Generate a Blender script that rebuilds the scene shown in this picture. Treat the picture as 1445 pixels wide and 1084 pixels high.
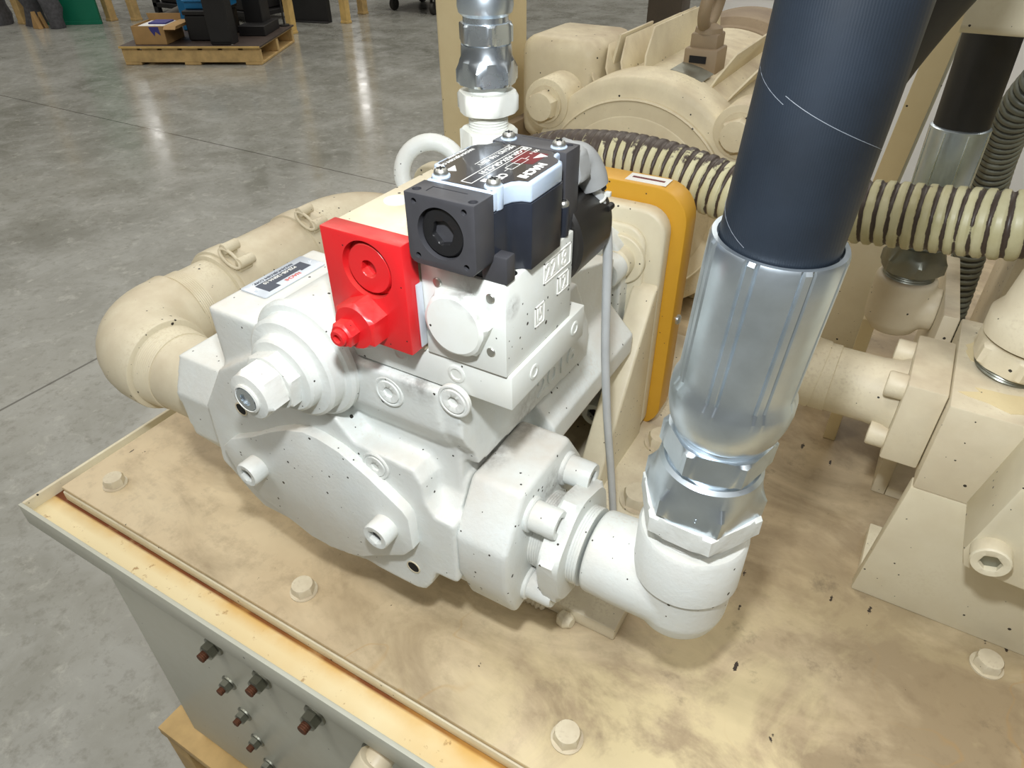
import bpy, bmesh, math, random
from math import pi, sin, cos, radians as R
from mathutils import Vector as V, Matrix as MX

random.seed(7)
for o in list(bpy.data.objects): bpy.data.objects.remove(o)
S = bpy.context.scene
COL = S.collection

# ---------------------------------------------------------------- camera
RIGHT = V((0.861772, 0.507228, -0.008291)); DOWN = V((0.296996, -0.517707, -0.802355)); FWD = V((-0.411269, 0.688984, -0.596790))
CAM = V((0.65164, -0.20056, 0.5))
cd = bpy.data.cameras.new('camera'); cam = bpy.data.objects.new('camera', cd); COL.objects.link(cam)
cd.sensor_width = 36.0; cd.lens = 984.15 / 1445 * 36.0; cd.clip_start = 0.01; cd.clip_end = 100
m3 = MX((RIGHT, -DOWN, -FWD)).transposed()
cam.matrix_world = MX.Translation(CAM) @ m3.to_4x4()
S.camera = cam

# ---------------------------------------------------------------- light
w = bpy.data.worlds.new('hall_ambient'); S.world = w; w.use_nodes = True
w.node_tree.nodes['Background'].inputs[0].default_value = (1.0, 0.975, 0.92, 1)
w.node_tree.nodes['Background'].inputs[1].default_value = 0.60

def light(name, kind, loc, energy, color=(1, 1, 1), size=0.1, size_y=None, rot=(0, 0, 0)):
    l = bpy.data.lights.new(name, kind); l.energy = energy; l.color = color
    if kind == 'AREA':
        l.shape = 'RECTANGLE'; l.size = size; l.size_y = size_y or size
    else:
        l.shadow_soft_size = size
    o = bpy.data.objects.new(name, l); COL.objects.link(o); o.location = loc; o.rotation_euler = rot
    return o

# camera flash, sitting on top of the camera body
light('camera_flash', 'POINT', CAM - DOWN * 0.115 - RIGHT * 0.012 - FWD * 0.01, 8.6, (0.93, 0.97, 1.0), 0.014)
# high bay lamps of the hall
for hx, hy in ((-6, 9.5), (-1.5, 9.5), (3, 9.5), (-7, 4), (-2.2, 4.4), (2.6, 4), (-6, -1.5), (-1.2, -1.6), (3.2, -1.5)):
    light('high_bay_lamp', 'AREA', (hx, hy, 5.2), 50, (1.0, 0.95, 0.84), 1.2, 0.5)

for hx, hy, e in ((-13.1, 15.1, 26), (-15.0, 10.0, 14)):
    light('wall_lamp', 'AREA', (hx, hy, 3.26), e, (1.0, 0.97, 0.92), .35, .35)

S.view_settings.view_transform = 'Standard'; S.view_settings.look = 'None'
S.view_settings.exposure = 0.12; S.view_settings.gamma = 1.0; S.view_settings.use_curve_mapping = False

# ---------------------------------------------------------------- materials
MAT = {}
class NT:
    def __init__(s, name):
        s.m = bpy.data.materials.new(name); s.m.use_nodes = True; s.t = s.m.node_tree
        s.b = s.t.nodes['Principled BSDF']; MAT[name] = s.m
        s.tc = s.t.nodes.new('ShaderNodeTexCoord').outputs['Object']
    def n(s, typ, **kw):
        nd = s.t.nodes.new(typ)
        for k, v in kw.items():
            if k.startswith('i_'):
                key = k[2:]; key = int(key) if key.isdigit() else key.replace('_', ' ')
                sock = nd.inputs[key]
                if hasattr(v, 'is_output') or isinstance(v, bpy.types.NodeSocket): s.t.links.new(v, sock)
                else: sock.default_value = v
            else: setattr(nd, k, v)
        return nd
    def link(s, a, b): s.t.links.new(a, b)
    def noise(s, scale, detail=4, rough=.55, dist=0, vec=None):
        return s.n('ShaderNodeTexNoise', i_Vector=vec or s.tc, i_Scale=scale, i_Detail=detail, i_Roughness=rough, i_Distortion=dist).outputs[0]
    def ramp(s, fac, a, b, c0=0., c1=1.):
        r = s.n('ShaderNodeMapRange', i_0=fac, i_1=a, i_2=b, i_3=c0, i_4=c1); return r.outputs[0]
    def math(s, op, a, b=0.5):
        return s.n('ShaderNodeMath', operation=op, i_0=a, i_1=b).outputs[0]
    def mix(s, fac, a, b):
        nd = s.n('ShaderNodeMix', data_type='RGBA')
        for sock, v in ((nd.inputs[0], fac), (nd.inputs[6], a), (nd.inputs[7], b)):
            if isinstance(v, bpy.types.NodeSocket): s.link(v, sock)
            elif isinstance(v, tuple): sock.default_value = v if len(v) == 4 else (*v, 1)
            else: sock.default_value = v
        return nd.outputs[2]
    def set(s, **kw):
        for k, v in kw.items():
            sock = s.b.inputs[k.replace('_', ' ')]
            if isinstance(v, bpy.types.NodeSocket): s.link(v, sock)
            elif isinstance(v, tuple): sock.default_value = (*v, 1) if len(v) == 3 and sock.type == 'RGBA' else v
            else: sock.default_value = v
        return s
    def bump(s, h, strength=.2, dist=.001):
        b = s.n('ShaderNodeBump', i_Strength=strength, i_Distance=dist, i_Height=h)
        s.link(b.outputs[0], s.b.inputs['Normal'])

def srgb(r, g, b):
    f = lambda c: (c / 255 / 12.92) if c / 255 <= .04045 else ((c / 255 + .055) / 1.055) ** 2.4
    return (f(r), f(g), f(b))

def paint(name, base, dust, dust_amt=.5, chips=.5, rough=.42, grain=220, bump=.12, chip_col=(.03, .025, .02), top=.6, smudge=None):
    t = NT(name)
    n1 = t.noise(14, 5, .6); n2 = t.noise(60, 4, .6)
    col = t.mix(t.ramp(n2, .35, .7, 0, .22), base, tuple(c * k for c, k in zip(base, (.86, .82, .72))))
    nz = t.n('ShaderNodeSeparateXYZ', i_0=t.n('ShaderNodeNewGeometry').outputs['Normal']).outputs[2]
    up = t.ramp(nz, .1, .95, 1 - top, 1)
    d = t.math('MULTIPLY', t.ramp(n1, .36, .68, 0, dust_amt), up)
    d2 = t.math('MULTIPLY', t.ramp(t.noise(400, 2, .5), .45, .7, 0, dust_amt * .5), up)
    col = t.mix(t.math('MAXIMUM', d, d2), col, dust)
    if chips:
        vo = t.n('ShaderNodeTexVoronoi', i_Vector=t.tc, i_Scale=170., i_Randomness=1.)
        rnd = t.n('ShaderNodeSeparateColor', i_0=vo.outputs['Color']).outputs[0]
        size = t.math('MULTIPLY', t.math('POWER', t.ramp(rnd, 1 - chips, 1.0, 0.0, 1.0), 2.6), t.ramp(t.noise(22, 3), .40, .64, .10, .27))
        wob = t.math('MULTIPLY', t.math('SUBTRACT', t.noise(900, 2), .5), .14)
        fac = t.math('LESS_THAN', t.math('ADD', vo.outputs['Distance'], wob), size)
        col = t.mix(fac, col, chip_col)
    for sx, sy, sz, sr in (smudge or ()):
        dd = t.n('ShaderNodeVectorMath', operation='DISTANCE', i_0=t.tc, i_1=(sx, sy, sz)).outputs['Value']
        k = t.math('MULTIPLY', t.ramp(dd, sr, sr * .2), t.ramp(t.noise(120, 5, .7), .32, .62))
        col = t.mix(t.math('MULTIPLY', k, .6), col, srgb(74, 62, 54))
    t.set(Base_Color=col, Roughness=rough)
    t.bump(t.noise(grain, 3, .6), bump, .0008)
    return t

DUST = srgb(170, 148, 118)
paint('pump_white', srgb(224, 230, 229), srgb(200, 186, 170), .65, .8, .42, 300, .32, smudge=((.459, .128, .190, .030), (.459, .090, .186, .022), (.440, .05, .2615, .016), (.39, .052, .262, .012), (.505, .105, .16, .02)))
paint('valve_white', srgb(226, 231, 228), srgb(204, 192, 172), .5, .4, .38, 500, .04, smudge=((.4895, .0425, .326, .009), (.478, .0455, .3325, .009), (.5, .056, .325, .008)))
paint('cream_paint', srgb(226, 219, 194), srgb(184, 166, 138), .6, .6, .42, 260, .12)
paint('cream_dusty', srgb(222, 213, 188), srgb(174, 156, 132), .85, .6, .5, 220, .2)
paint('motor_cream', srgb(224, 214, 184), srgb(168, 150, 124), .85, .5, .5, 200, .2)
paint('motor_brown', srgb(150, 132, 106), srgb(116, 98, 80), .8, 0, .6, 200, .2)
paint('suction_cream', srgb(218, 210, 186), srgb(180, 162, 134), .75, .6, .45, 200, .12)
paint('tank_grey', srgb(196, 198, 186), srgb(178, 176, 160), .3, .06, .38, 120, .05)
paint('post_cream', srgb(220, 205, 165), srgb(196, 174, 132), .4, .2, .45, 160, .2)
paint('guard_yellow', srgb(212, 160, 44), srgb(188, 138, 56), .35, .12, .4, 120, .06)
paint('red_paint', srgb(216, 28, 36), srgb(172, 84, 74), .95, .5, .35, 300, .12, (.06, .01, .01), .85)
paint('dark_steel', srgb(70, 62, 52), srgb(96, 82, 64), .6, 0, .5, 120, .1)

# lid: cream paint with oil and rust stains that have shapes of their own
t = NT('lid_paint')
base = t.mix(t.ramp(t.noise(5, 5, .6), .35, .7), srgb(218, 201, 168), srgb(190, 168, 134))
vec = t.n('ShaderNodeMapping', i_Vector=t.tc, i_Scale=(1.0, 1.8, 1.0), i_Rotation=(0, 0, .5)).outputs[0]
xyz = t.n('ShaderNodeSeparateXYZ', i_0=t.tc)
bx_ = t.ramp(xyz.outputs[0], .1, .75, -.04, .16)
brown = t.ramp(t.math('ADD', t.noise(6.5, 7, .62, .6, vec), bx_), .44, .70, 0, .85)
base = t.mix(brown, base, srgb(148, 130, 102))
base = t.mix(t.ramp(t.noise(45, 6, .7), .5, .72, 0, .35), base, srgb(120, 102, 78))
far = t.ramp(xyz.outputs[0], .38, .62); back = t.ramp(xyz.outputs[1], .3, .06)
yel = t.math('MULTIPLY', t.math('MULTIPLY', t.ramp(t.noise(9, 6, .65, .8), .48, .6), far), back)
base = t.mix(t.math('MULTIPLY', yel, .7), base, srgb(224, 209, 164))
ring = t.math('ABSOLUTE', t.math('SUBTRACT', t.noise(7, 3, .5, .3), .52))
base = t.mix(t.math('MULTIPLY', t.ramp(ring, .0, .006, .5, 0), t.ramp(t.noise(4), .5, .62)), base, srgb(176, 138, 82))
dk = t.math('MULTIPLY', t.ramp(t.noise(24, 6, .7), .6, .78, 0, .8), far)
base = t.mix(dk, base, srgb(92, 80, 64))
sv = t.n('ShaderNodeMapping', i_Vector=t.tc, i_Scale=(1.0, .35, 1.0), i_Rotation=(0, 0, -.5)).outputs[0]
vo = t.n('ShaderNodeTexVoronoi', i_Vector=sv, i_Scale=78.)
rnd = t.n('ShaderNodeSeparateColor', i_0=vo.outputs['Color']).outputs[0]
sc = t.math('LESS_THAN', t.math('ADD', vo.outputs['Distance'], t.math('MULTIPLY', t.math('SUBTRACT', t.noise(420, 4, .7), .5), .35)), t.math('MULTIPLY', t.math('POWER', t.ramp(rnd, .3, 1, 0, 1), 3.), t.ramp(xyz.outputs[0], .2, .8, .08, .15)))
base = t.mix(sc, base, srgb(58, 48, 40))
t.set(Base_Color=base, Roughness=t.ramp(t.noise(8), .3, .7, .3, .55)); t.bump(t.noise(90, 4), .08, .001)

# rusty gutter
t = NT('gutter_paint')
xyz = t.n('ShaderNodeSeparateXYZ', i_0=t.tc)
edge = t.ramp(xyz.outputs[1], -.016, -.003)
rust = t.math('MULTIPLY', edge, t.ramp(t.noise(20, 5, .6), .3, .65))
c = t.mix(rust, srgb(234, 218, 176), srgb(214, 172, 96))
c = t.mix(t.math('MULTIPLY', t.ramp(xyz.outputs[1], -.0048, -.0026), t.ramp(t.noise(35), .15, .45, .35, 1)), c, srgb(112, 56, 22))
c = t.mix(t.math('MULTIPLY', t.ramp(xyz.outputs[0], .1, .6), t.ramp(t.noise(11, 4), .4, .65, 0, .55)), c, srgb(214, 166, 74))
c = t.mix(t.ramp(t.noise(90, 5, .7), .62, .70, 0, .7), c, srgb(150, 104, 50))
t.set(Base_Color=c, Roughness=.55)

def simple(name, col, rough=.5, metal=0., var=.15, scale=60, bump=0., **kw):
    t = NT(name)
    c = t.mix(t.ramp(t.noise(scale, 4), .35, .7), col, tuple(x * (1 - var) for x in col))
    t.set(Base_Color=c, Roughness=rough, Metallic=metal, **kw)
    if bump: t.bump(t.noise(scale * 3, 3), bump, .0008)
    return t
def zinc(name, col, r0, r1):
    t = NT(name)
    c = t.mix(t.ramp(t.noise(30, 5, .6), .3, .7), col, tuple(x * .8 for x in col))
    t.set(Base_Color=c, Metallic=.95, Roughness=t.ramp(t.noise(45, 4), .3, .7, r0, r1)); return t
zinc('zinc', srgb(216, 228, 238), .28, .42)
zinc('zinc_bright', srgb(224, 234, 242), .18, .3)
zinc('screw_steel', srgb(208, 208, 202), .3, .45)
zinc('nut_steel', srgb(150, 152, 142), .3, .5)
simple('rust_thread', srgb(108, 66, 44), .7, .3, .4, 300, .4)
simple('socket_dark', srgb(60, 58, 60), .45, .7, .3)
simple('black_plastic', srgb(62, 62, 66), .42, 0, .12, 120, .05)
simple('body_black', srgb(40, 44, 54), .28, .15, .2, 80)
simple('coil_black', srgb(38, 36, 34), .35, 0, .2, 60)
simple('plug_black', srgb(30, 30, 32), .42, .2, .2, 80)
simple('hole_black', (.004, .004, .004), .8)
simple('clear_cover', srgb(184, 200, 220), .2, 0, .05, 40, 0, Subsurface_Weight=.25, Subsurface_Radius=(.01, .012, .016), Coat_Weight=.4)
simple('label_black', srgb(46, 42, 44), .22, 0, .25, 90, 0, Coat_Weight=.5)
simple('label_red', srgb(110, 22, 32), .25, 0, .3, 90)
simple('label_white', srgb(228, 228, 224), .35, 0, .05)
simple('plate_silver', srgb(214, 222, 232), .28, .35, .08)
simple('plate_ink', srgb(70, 76, 90), .4)
simple('plate_red', srgb(214, 104, 96), .4)
simple('stamp_white', srgb(240, 240, 234), .45, 0, .04)
simple('cable_grey', srgb(200, 204, 206), .45, 0, .1)
simple('gland_grey', srgb(156, 158, 158), .5, 0, .1, 60, .1)
simple('tie_white', srgb(224, 224, 216), .4)
simple('hose_dark', srgb(46, 45, 44), .5, 0, .2, 60, .1)
simple('pallet_wood', srgb(206, 174, 118), .7, 0, .3, 16, .3)
simple('wood_pale', srgb(214, 180, 112), .65, 0, .25, 14, .2)
simple('deck_brown', srgb(74, 62, 56), .5, 0, .3, 10)
simple('cardboard', srgb(178, 142, 92), .75, 0, .15, 12)
simple('case_blue', srgb(28, 112, 164), .45, 0, .2, 10)
simple('case_white', srgb(196, 192, 180), .5, 0, .15, 12)
simple('box_black', srgb(32, 31, 32), .5, 0, .3, 8)
simple('panel_green', srgb(10, 116, 88), .45, 0, .15, 6)
simple('fabric_grey', srgb(84, 84, 88), .9, 0, .4, 40, .5)
simple('panel_white', srgb(244, 244, 244), .5, 0, .03, 4)
simple('plastic_clear', srgb(150, 150, 150), .3, 0, .3, 20)
simple('wheel_dark', srgb(44, 42, 38), .6, 0, .3)
simple('hose_mark', srgb(108, 114, 122), .6)
simple('paper_white', srgb(230, 230, 228), .6)
simple('ink_blue', srgb(60, 60, 130), .6)
simple('hall_steel', srgb(104, 100, 94), .6, .2, .3, 8)

# big hose: black rubber with spiral cloth-wrap marks
t = NT('hose_rubber')
wv = t.n('ShaderNodeTexWave', i_Vector=t.n('ShaderNodeMapping', i_Vector=t.tc, i_Rotation=(0, 0, .0), i_Scale=(1, 1, 1)).outputs[0], i_Scale=330., i_Distortion=1.2, i_Detail=2.)
wv.bands_direction = 'X'
uz = t.n('ShaderNodeSeparateXYZ', i_0=t.tc).outputs[2]
c = t.mix(t.ramp(t.noise(20, 5), .35, .7), srgb(30, 38, 48), srgb(21, 27, 34))
t.set(Base_Color=c, Roughness=.5, Specular_IOR_Level=.4)
t.bump(wv.outputs[1], .12, .0004)

# corrugated conduit: pale green-cream jacket, black grime in the grooves (grime mask from the radius)
def conduit_mat(name, a, b, grime):
    t = NT(name)
    at = t.n('ShaderNodeAttribute', attribute_name='groove').outputs['Fac']
    ar = t.n('ShaderNodeAttribute', attribute_name='along').outputs['Fac']
    g = t.math('ADD', at, t.math('MULTIPLY', t.math('SUBTRACT', t.noise(70, 5, .65), .5), 1.6))
    nz = t.n('ShaderNodeSeparateXYZ', i_0=t.n('ShaderNodeNewGeometry').outputs['Normal']).outputs[2]
    g = t.math('ADD', g, t.math('MULTIPLY', t.ramp(nz, .2, .95), ar))
    c = t.mix(t.ramp(t.noise(40, 4), .3, .7), a, b)
    c = t.mix(t.ramp(g, .62, .75), c, grime)
    t.set(Base_Color=c, Roughness=.4); t.bump(t.noise(160, 4), .15, .001)
conduit_mat('conduit_jacket', srgb(208, 204, 170), srgb(188, 182, 140), srgb(70, 59, 52))
conduit_mat('conduit_grey', srgb(120, 122, 108), srgb(100, 102, 90), srgb(50, 52, 46))

# polished concrete with saw-cut joints
t = NT('concrete')
n1 = t.noise(.9, 7, .62, .6); n2 = t.noise(5, 7, .7, .5); n3 = t.noise(38, 5, .7)
c = t.mix(t.ramp(n1, .34, .66), srgb(124, 124, 116), srgb(154, 154, 147))
c = t.mix(t.ramp(n2, .42, .66, 0, .55), c, srgb(170, 171, 167))
c = t.mix(t.ramp(n2, .36, .26, 0, .5), c, srgb(98, 96, 88))
c = t.mix(t.ramp(n3, .52, .72, 0, .5), c, srgb(108, 105, 94))
c = t.mix(t.ramp(t.noise(17, 6, .7, .4), .56, .68, 0, .5), c, srgb(182, 182, 174))
sp = t.n('ShaderNodeSeparateXYZ', i_0=t.tc)
j1 = t.math('LESS_THAN', t.math('ABSOLUTE', t.math('ADD', sp.outputs[0], 1.26)), .004)
j2 = t.math('LESS_THAN', t.math('ABSOLUTE', t.math('SUBTRACT', sp.outputs[1], 2.165)), .004)
j = t.math('MULTIPLY', t.math('MAXIMUM', j1, j2), .75)
c = t.mix(j, c, srgb(70, 66, 58))
t.set(Base_Color=c, Roughness=t.ramp(n2, .3, .7, .10, .24), Specular_IOR_Level=.5)
t.bump(n3, .03, .002)

# ---------------------------------------------------------------- mesh helpers
W = {}
def frame(ax):
    a = V(ax).normalized(); u = a.cross(V((0, 0, 1)))
    if u.length < 1e-4: u = V((1, 0, 0))
    u.normalize(); return u, a.cross(u), a
def BM(): return bmesh.new()
def box(bm, lo, hi):
    x0, y0, z0 = lo; x1, y1, z1 = hi
    v = [bm.verts.new(p) for p in ((x0,y0,z0),(x1,y0,z0),(x1,y1,z0),(x0,y1,z0),(x0,y0,z1),(x1,y0,z1),(x1,y1,z1),(x0,y1,z1))]
    for f in ((0,3,2,1),(4,5,6,7),(0,1,5,4),(1,2,6,5),(2,3,7,6),(3,0,4,7)): bm.faces.new([v[i] for i in f])
    return v
def lathe(bm, o, ax, prof, n=32, rot=0.):
    """prof: (radius, height[, 'h']) ; 'h' = hexagonal ring given by its apothem"""
    u, v, a = frame(ax); o = V(o); rings = []
    for p in prof:
        r, h = p[0], p[1]
        if r <= 1e-7: rings.append([bm.verts.new(o + a * h)]); continue
        ring = []
        for i in range(n):
            th = 2 * pi * i / n
            rr = r
            if len(p) > 2: rr = min(r / cos((th % (pi / 3)) - pi / 6), p[3] * r if len(p) > 3 else 9)
            ring.append(bm.verts.new(o + a * h + (u * cos(th + rot) + v * sin(th + rot)) * rr))
        rings.append(ring)
    for A, B in zip(rings, rings[1:]):
        for i in range(n):
            j = (i + 1) % n
            if len(A) == 1 and len(B) == 1: continue
            if len(A) == 1: bm.faces.new((A[0], B[j], B[i])) if False else bm.faces.new((A[0], B[i], B[j]))
            elif len(B) == 1: bm.faces.new((A[i], B[0], A[j])) if False else bm.faces.new((A[j], A[i], B[0]))
            else: bm.faces.new((A[i], A[j], B[j], B[i]))
    if len(rings[0]) > 1: bm.faces.new(rings[0][::-1])
    if len(rings[-1]) > 1: bm.faces.new(rings[-1])
def cyl(bm, p0, p1, r0, r1=None, n=32, rot=0.):
    p0, p1 = V(p0), V(p1); L = (p1 - p0).length
    lathe(bm, p0, p1 - p0, [(r0, 0), (r0 if r1 is None else r1, L)], n, rot)
def hexa(bm, p0, p1, ap, rot=0., ch=.08):
    """hex nut body with chamfered corners, apothem ap"""
    p0, p1 = V(p0), V(p1); L = (p1 - p0).length; c = ap * ch
    lathe(bm, p0, p1 - p0, [(ap * .6, 0), (ap, 0, 'h', 1.05), (ap, c, 'h'), (ap, L - c, 'h'), (ap, L, 'h', 1.05), (ap * .6, L)], 48, rot)
def prism(bm, pts, axis, a, b):
    """pts 2D in the plane across axis ('x': (y,z), 'y': (x,z), 'z': (x,y))"""
    def p3(p, h): return {'x': (h, p[0], p[1]), 'y': (p[0], h, p[1]), 'z': (p[0], p[1], h)}[axis]
    A = [bm.verts.new(p3(p, a)) for p in pts]; B = [bm.verts.new(p3(p, b)) for p in pts]; n = len(pts)
    bm.faces.new(A); bm.faces.new(B[::-1])
    for i in range(n): bm.faces.new((A[i], B[i], B[(i + 1) % n], A[(i + 1) % n]))
def rrect(x0, y0, x1, y1, r, n=5):
    out = []
    for cx, cy, a in ((x1 - r, y1 - r, 0), (x0 + r, y1 - r, 90), (x0 + r, y0 + r, 180), (x1 - r, y0 + r, 270)):
        for i in range(n + 1):
            th = R(a + 90 * i / n); out.append((cx + r * cos(th), cy + r * sin(th)))
    return out
def spline(pts, k=8):
    P = [V(p) for p in pts]; P = [P[0] * 2 - P[1]] + P + [P[-1] * 2 - P[-2]]; out = []
    for i in range(1, len(P) - 2):
        for j in range(k):
            t = j / k; a, b, c, d = P[i-1], P[i], P[i+1], P[i+2]
            out.append(.5 * ((2*b) + (c-a)*t + (2*a-5*b+4*c-d)*t*t + (3*b-a-3*c+d)*t*t*t))
    out.append(P[-2]); return out
def tube(bm, path, r, n=16, cap=True, rad=None, closed=False):
    P = [V(p) for p in path]; m = len(P); rings = []
    T = [((P[(i+1) % m] - P[i-1]) if closed or 0 < i < m-1 else (P[1]-P[0] if i == 0 else P[-1]-P[-2])).normalized() for i in range(m)]
    u = frame(T[0])[0]
    for i in range(m):
        u = (u - T[i] * u.dot(T[i])).normalized(); v = T[i].cross(u); rr = rad[i] if rad else r
        rings.append([bm.verts.new(P[i] + (u * cos(2*pi*k/n) + v * sin(2*pi*k/n)) * rr) for k in range(n)])
    for A, B in list(zip(rings, rings[1:])) + ([(rings[-1], rings[0])] if closed else []):
        for k in range(n): bm.faces.new((A[k], A[(k+1) % n], B[(k+1) % n], B[k]))
    if cap and not closed: bm.faces.new(rings[0][::-1]); bm.faces.new(rings[-1])
    return rings
def bev(bm, wd, seg=2, ang=28):
    bm.normal_update()
    es = [e for e in bm.edges if len(e.link_faces) == 2 and e.calc_face_angle(0) > R(ang)]
    bmesh.ops.bevel(bm, geom=es, offset=wd, segments=seg, affect='EDGES', profile=.5, clamp_overlap=True)
def mesh_of(name, bm, mat, bevel=0, seg=2, smooth=34, ang=28):
    if bevel: bev(bm, bevel, seg, ang)
    bmesh.ops.recalc_face_normals(bm, faces=bm.faces)
    me = bpy.data.meshes.new(name); bm.to_mesh(me); bm.free()
    me.materials.append(MAT[mat])
    if smooth:
        me.polygons.foreach_set('use_smooth', [True] * len(me.polygons)); me.set_sharp_from_angle(angle=R(smooth))
    return me
def put(o, parent, mw):
    COL.objects.link(o); W[o.name] = mw
    if parent: o.parent = parent; o.matrix_local = W[parent.name].inverted() @ mw
    else: o.matrix_local = mw
    return o
def part(name, bm, mat, parent=None, bevel=0, seg=2, smooth=34, at=None, label=None, ang=28):
    me = mesh_of(name, bm, mat, bevel, seg, smooth, ang)
    o = put(bpy.data.objects.new(name, me), parent, at or MX.Identity(4))
    if label: o['label'] = label
    return o
def inst(name, me, parent, mw, label=None):
    o = put(bpy.data.objects.new(name, me), parent, mw)
    if label: o['label'] = label
    return o
def thing(name, label, cat, loc, group=None):
    o = bpy.data.objects.new(name, None); o.empty_display_size = .02
    put(o, None, MX.Translation(V(loc))); return tag(o, label, cat, group)
def tag(o, label, cat, group=None):
    o['label'] = label; o['category'] = cat
    if group: o['group'] = group
    return o
def basis(o, z, x=None):
    """matrix at o whose local z is z (and local x near x)"""
    z = V(z).normalized()
    x = V(x) if x else frame(z)[0]
    x = (x - z * x.dot(z)).normalized(); y = z.cross(x)
    return MX.Translation(V(o)) @ MX((x, y, z)).transposed().to_4x4()
def bake(o):
    dg = bpy.context.evaluated_depsgraph_get(); dg.update()
    me = bpy.data.meshes.new_from_object(o.evaluated_get(dg)); old = o.data
    o.modifiers.clear(); me.name = old.name; o.data = me; return o
def cut(o, bms, smooth=34):
    for bm in bms:
        bmesh.ops.recalc_face_normals(bm, faces=bm.faces)
        cm = bpy.data.meshes.new('cutter'); bm.to_mesh(cm); bm.free()
        for m in o.data.materials: cm.materials.append(m)
        co = bpy.data.objects.new('cutter', cm); COL.objects.link(co); co.matrix_world = W[o.name]
        md = o.modifiers.new('b', 'BOOLEAN'); md.object = co; md.operation = 'DIFFERENCE'; md.solver = 'EXACT'
        bake(o); bpy.data.objects.remove(co)
    o.data.polygons.foreach_set('use_smooth', [True] * len(o.data.polygons)); o.data.set_sharp_from_angle(angle=R(smooth))
    return o
def cast(o, voxel, it=6):
    md = o.modifiers.new('r', 'REMESH'); md.mode = 'VOXEL'; md.voxel_size = voxel
    s = o.modifiers.new('s', 'SMOOTH'); s.factor = .5; s.iterations = it
    bake(o); o.data.polygons.foreach_set('use_smooth', [True] * len(o.data.polygons)); return o
def text(name, body, size, at, adv, up, mat, parent, ext=.00015, bold=0., align='LEFT', sx=1.):
    c = bpy.data.curves.new(name, 'FONT'); c.body = body; c.size = size; c.extrude = ext; c.offset = bold; c.align_x = align
    o = bpy.data.objects.new(name, c); COL.objects.link(o)
    dg = bpy.context.evaluated_depsgraph_get(); dg.update()
    me = bpy.data.meshes.new_from_object(o.evaluated_get(dg)); bpy.data.objects.remove(o)
    me.materials.clear(); me.materials.append(MAT[mat])
    adv = V(adv).normalized(); n = adv.cross(V(up)).normalized(); u = n.cross(adv)
    mw = MX.Translation(V(at)) @ MX((adv, u, n)).transposed().to_4x4() @ MX.Diagonal((sx, 1, 1, 1))
    return inst(name, me, parent, mw)

# shared fasteners, local z = outward axis, z=0 on the seat
def m_capscrew(name, r, h, mat, n=24):
    bm = BM(); a = r * .5
    lathe(bm, (0, 0, 0), (0, 0, 1), [(r, 0), (r, h * .9), (r * .93, h), (a * 1.18, h), (a, h - .0004, 'h'), (a, h * .45, 'h'), (a * .3, h * .38)], n)
    return mesh_of(name, bm, mat)
def m_socket(name, r, h, mat='socket_dark'):
    bm = BM(); a = r * .5
    lathe(bm, (0, 0, 0), (0, 0, 1), [(a * .99, h * .4, 'h'), (a * .99, h * .66, 'h')], 24)
    return mesh_of(name, bm, mat)
def m_hexbolt(name, ap, h, mat, washer=0., wh=.002, dome=.1):
    bm = BM(); z = 0
    pr = []
    if washer: pr += [(washer, 0), (washer, wh)]; z = wh
    pr += [(ap, z, 'h'), (ap, z + h * .8, 'h'), (ap, z + h, 'h', 1.0), (ap * .8, z + h + ap * dome * .7), (0, z + h + ap * dome)]
    lathe(bm, (0, 0, 0), (0, 0, 1), pr, 24)
    return mesh_of(name, bm, mat)
def m_panscrew(name, r, h, mat):
    bm = BM()
    lathe(bm, (0, 0, 0), (0, 0, 1), [(r * .92, 0), (r, h * .25), (r * .95, h * .6), (r * .7, h * .9), (r * .3, h * .95)], 20)
    return mesh_of(name, bm, mat)
def m_cross(name, r, h, mat='hole_black'):
    bm = BM(); z = h * .93
    box(bm, (-r * .55, -r * .1, z), (r * .55, r * .1, z + .0003)); box(bm, (-r * .1, -r * .55, z), (r * .1, r * .55, z + .0003))
    return mesh_of(name, bm, mat, smooth=0)
def capscrew(parent, me, sock, o, ax, rot=0., name='cap_screw'):
    mw = basis(o, ax) @ MX.Rotation(rot, 4, 'Z')
    s = inst(name, me, parent, mw); inst('hex_socket', sock, s, mw); return s

# ================================================================ SETTING
bm = BM(); box(bm, (-17, -10, -.75), (13, 17, -.65))
fl = part('floor', bm, 'concrete', smooth=0); fl['kind'] = 'structure'; fl['label'] = 'polished grey concrete hall floor with saw-cut joints'

for nm, lo, hi in (('wall_back', (-17, 16.9, -.65), (13, 17, 5.6)), ('wall_left', (-17, -10, -.65), (-16.9, 16.9, 5.6)), ('wall_right', (12.9, -10, -.65), (13, 16.9, 5.6)), ('wall_front', (-16.9, -10, -.65), (12.9, -9.9, 5.6))):
    bm = BM(); box(bm, lo, hi); wl = part(nm, bm, 'hall_steel', smooth=0); wl['kind'] = 'structure'
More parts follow.
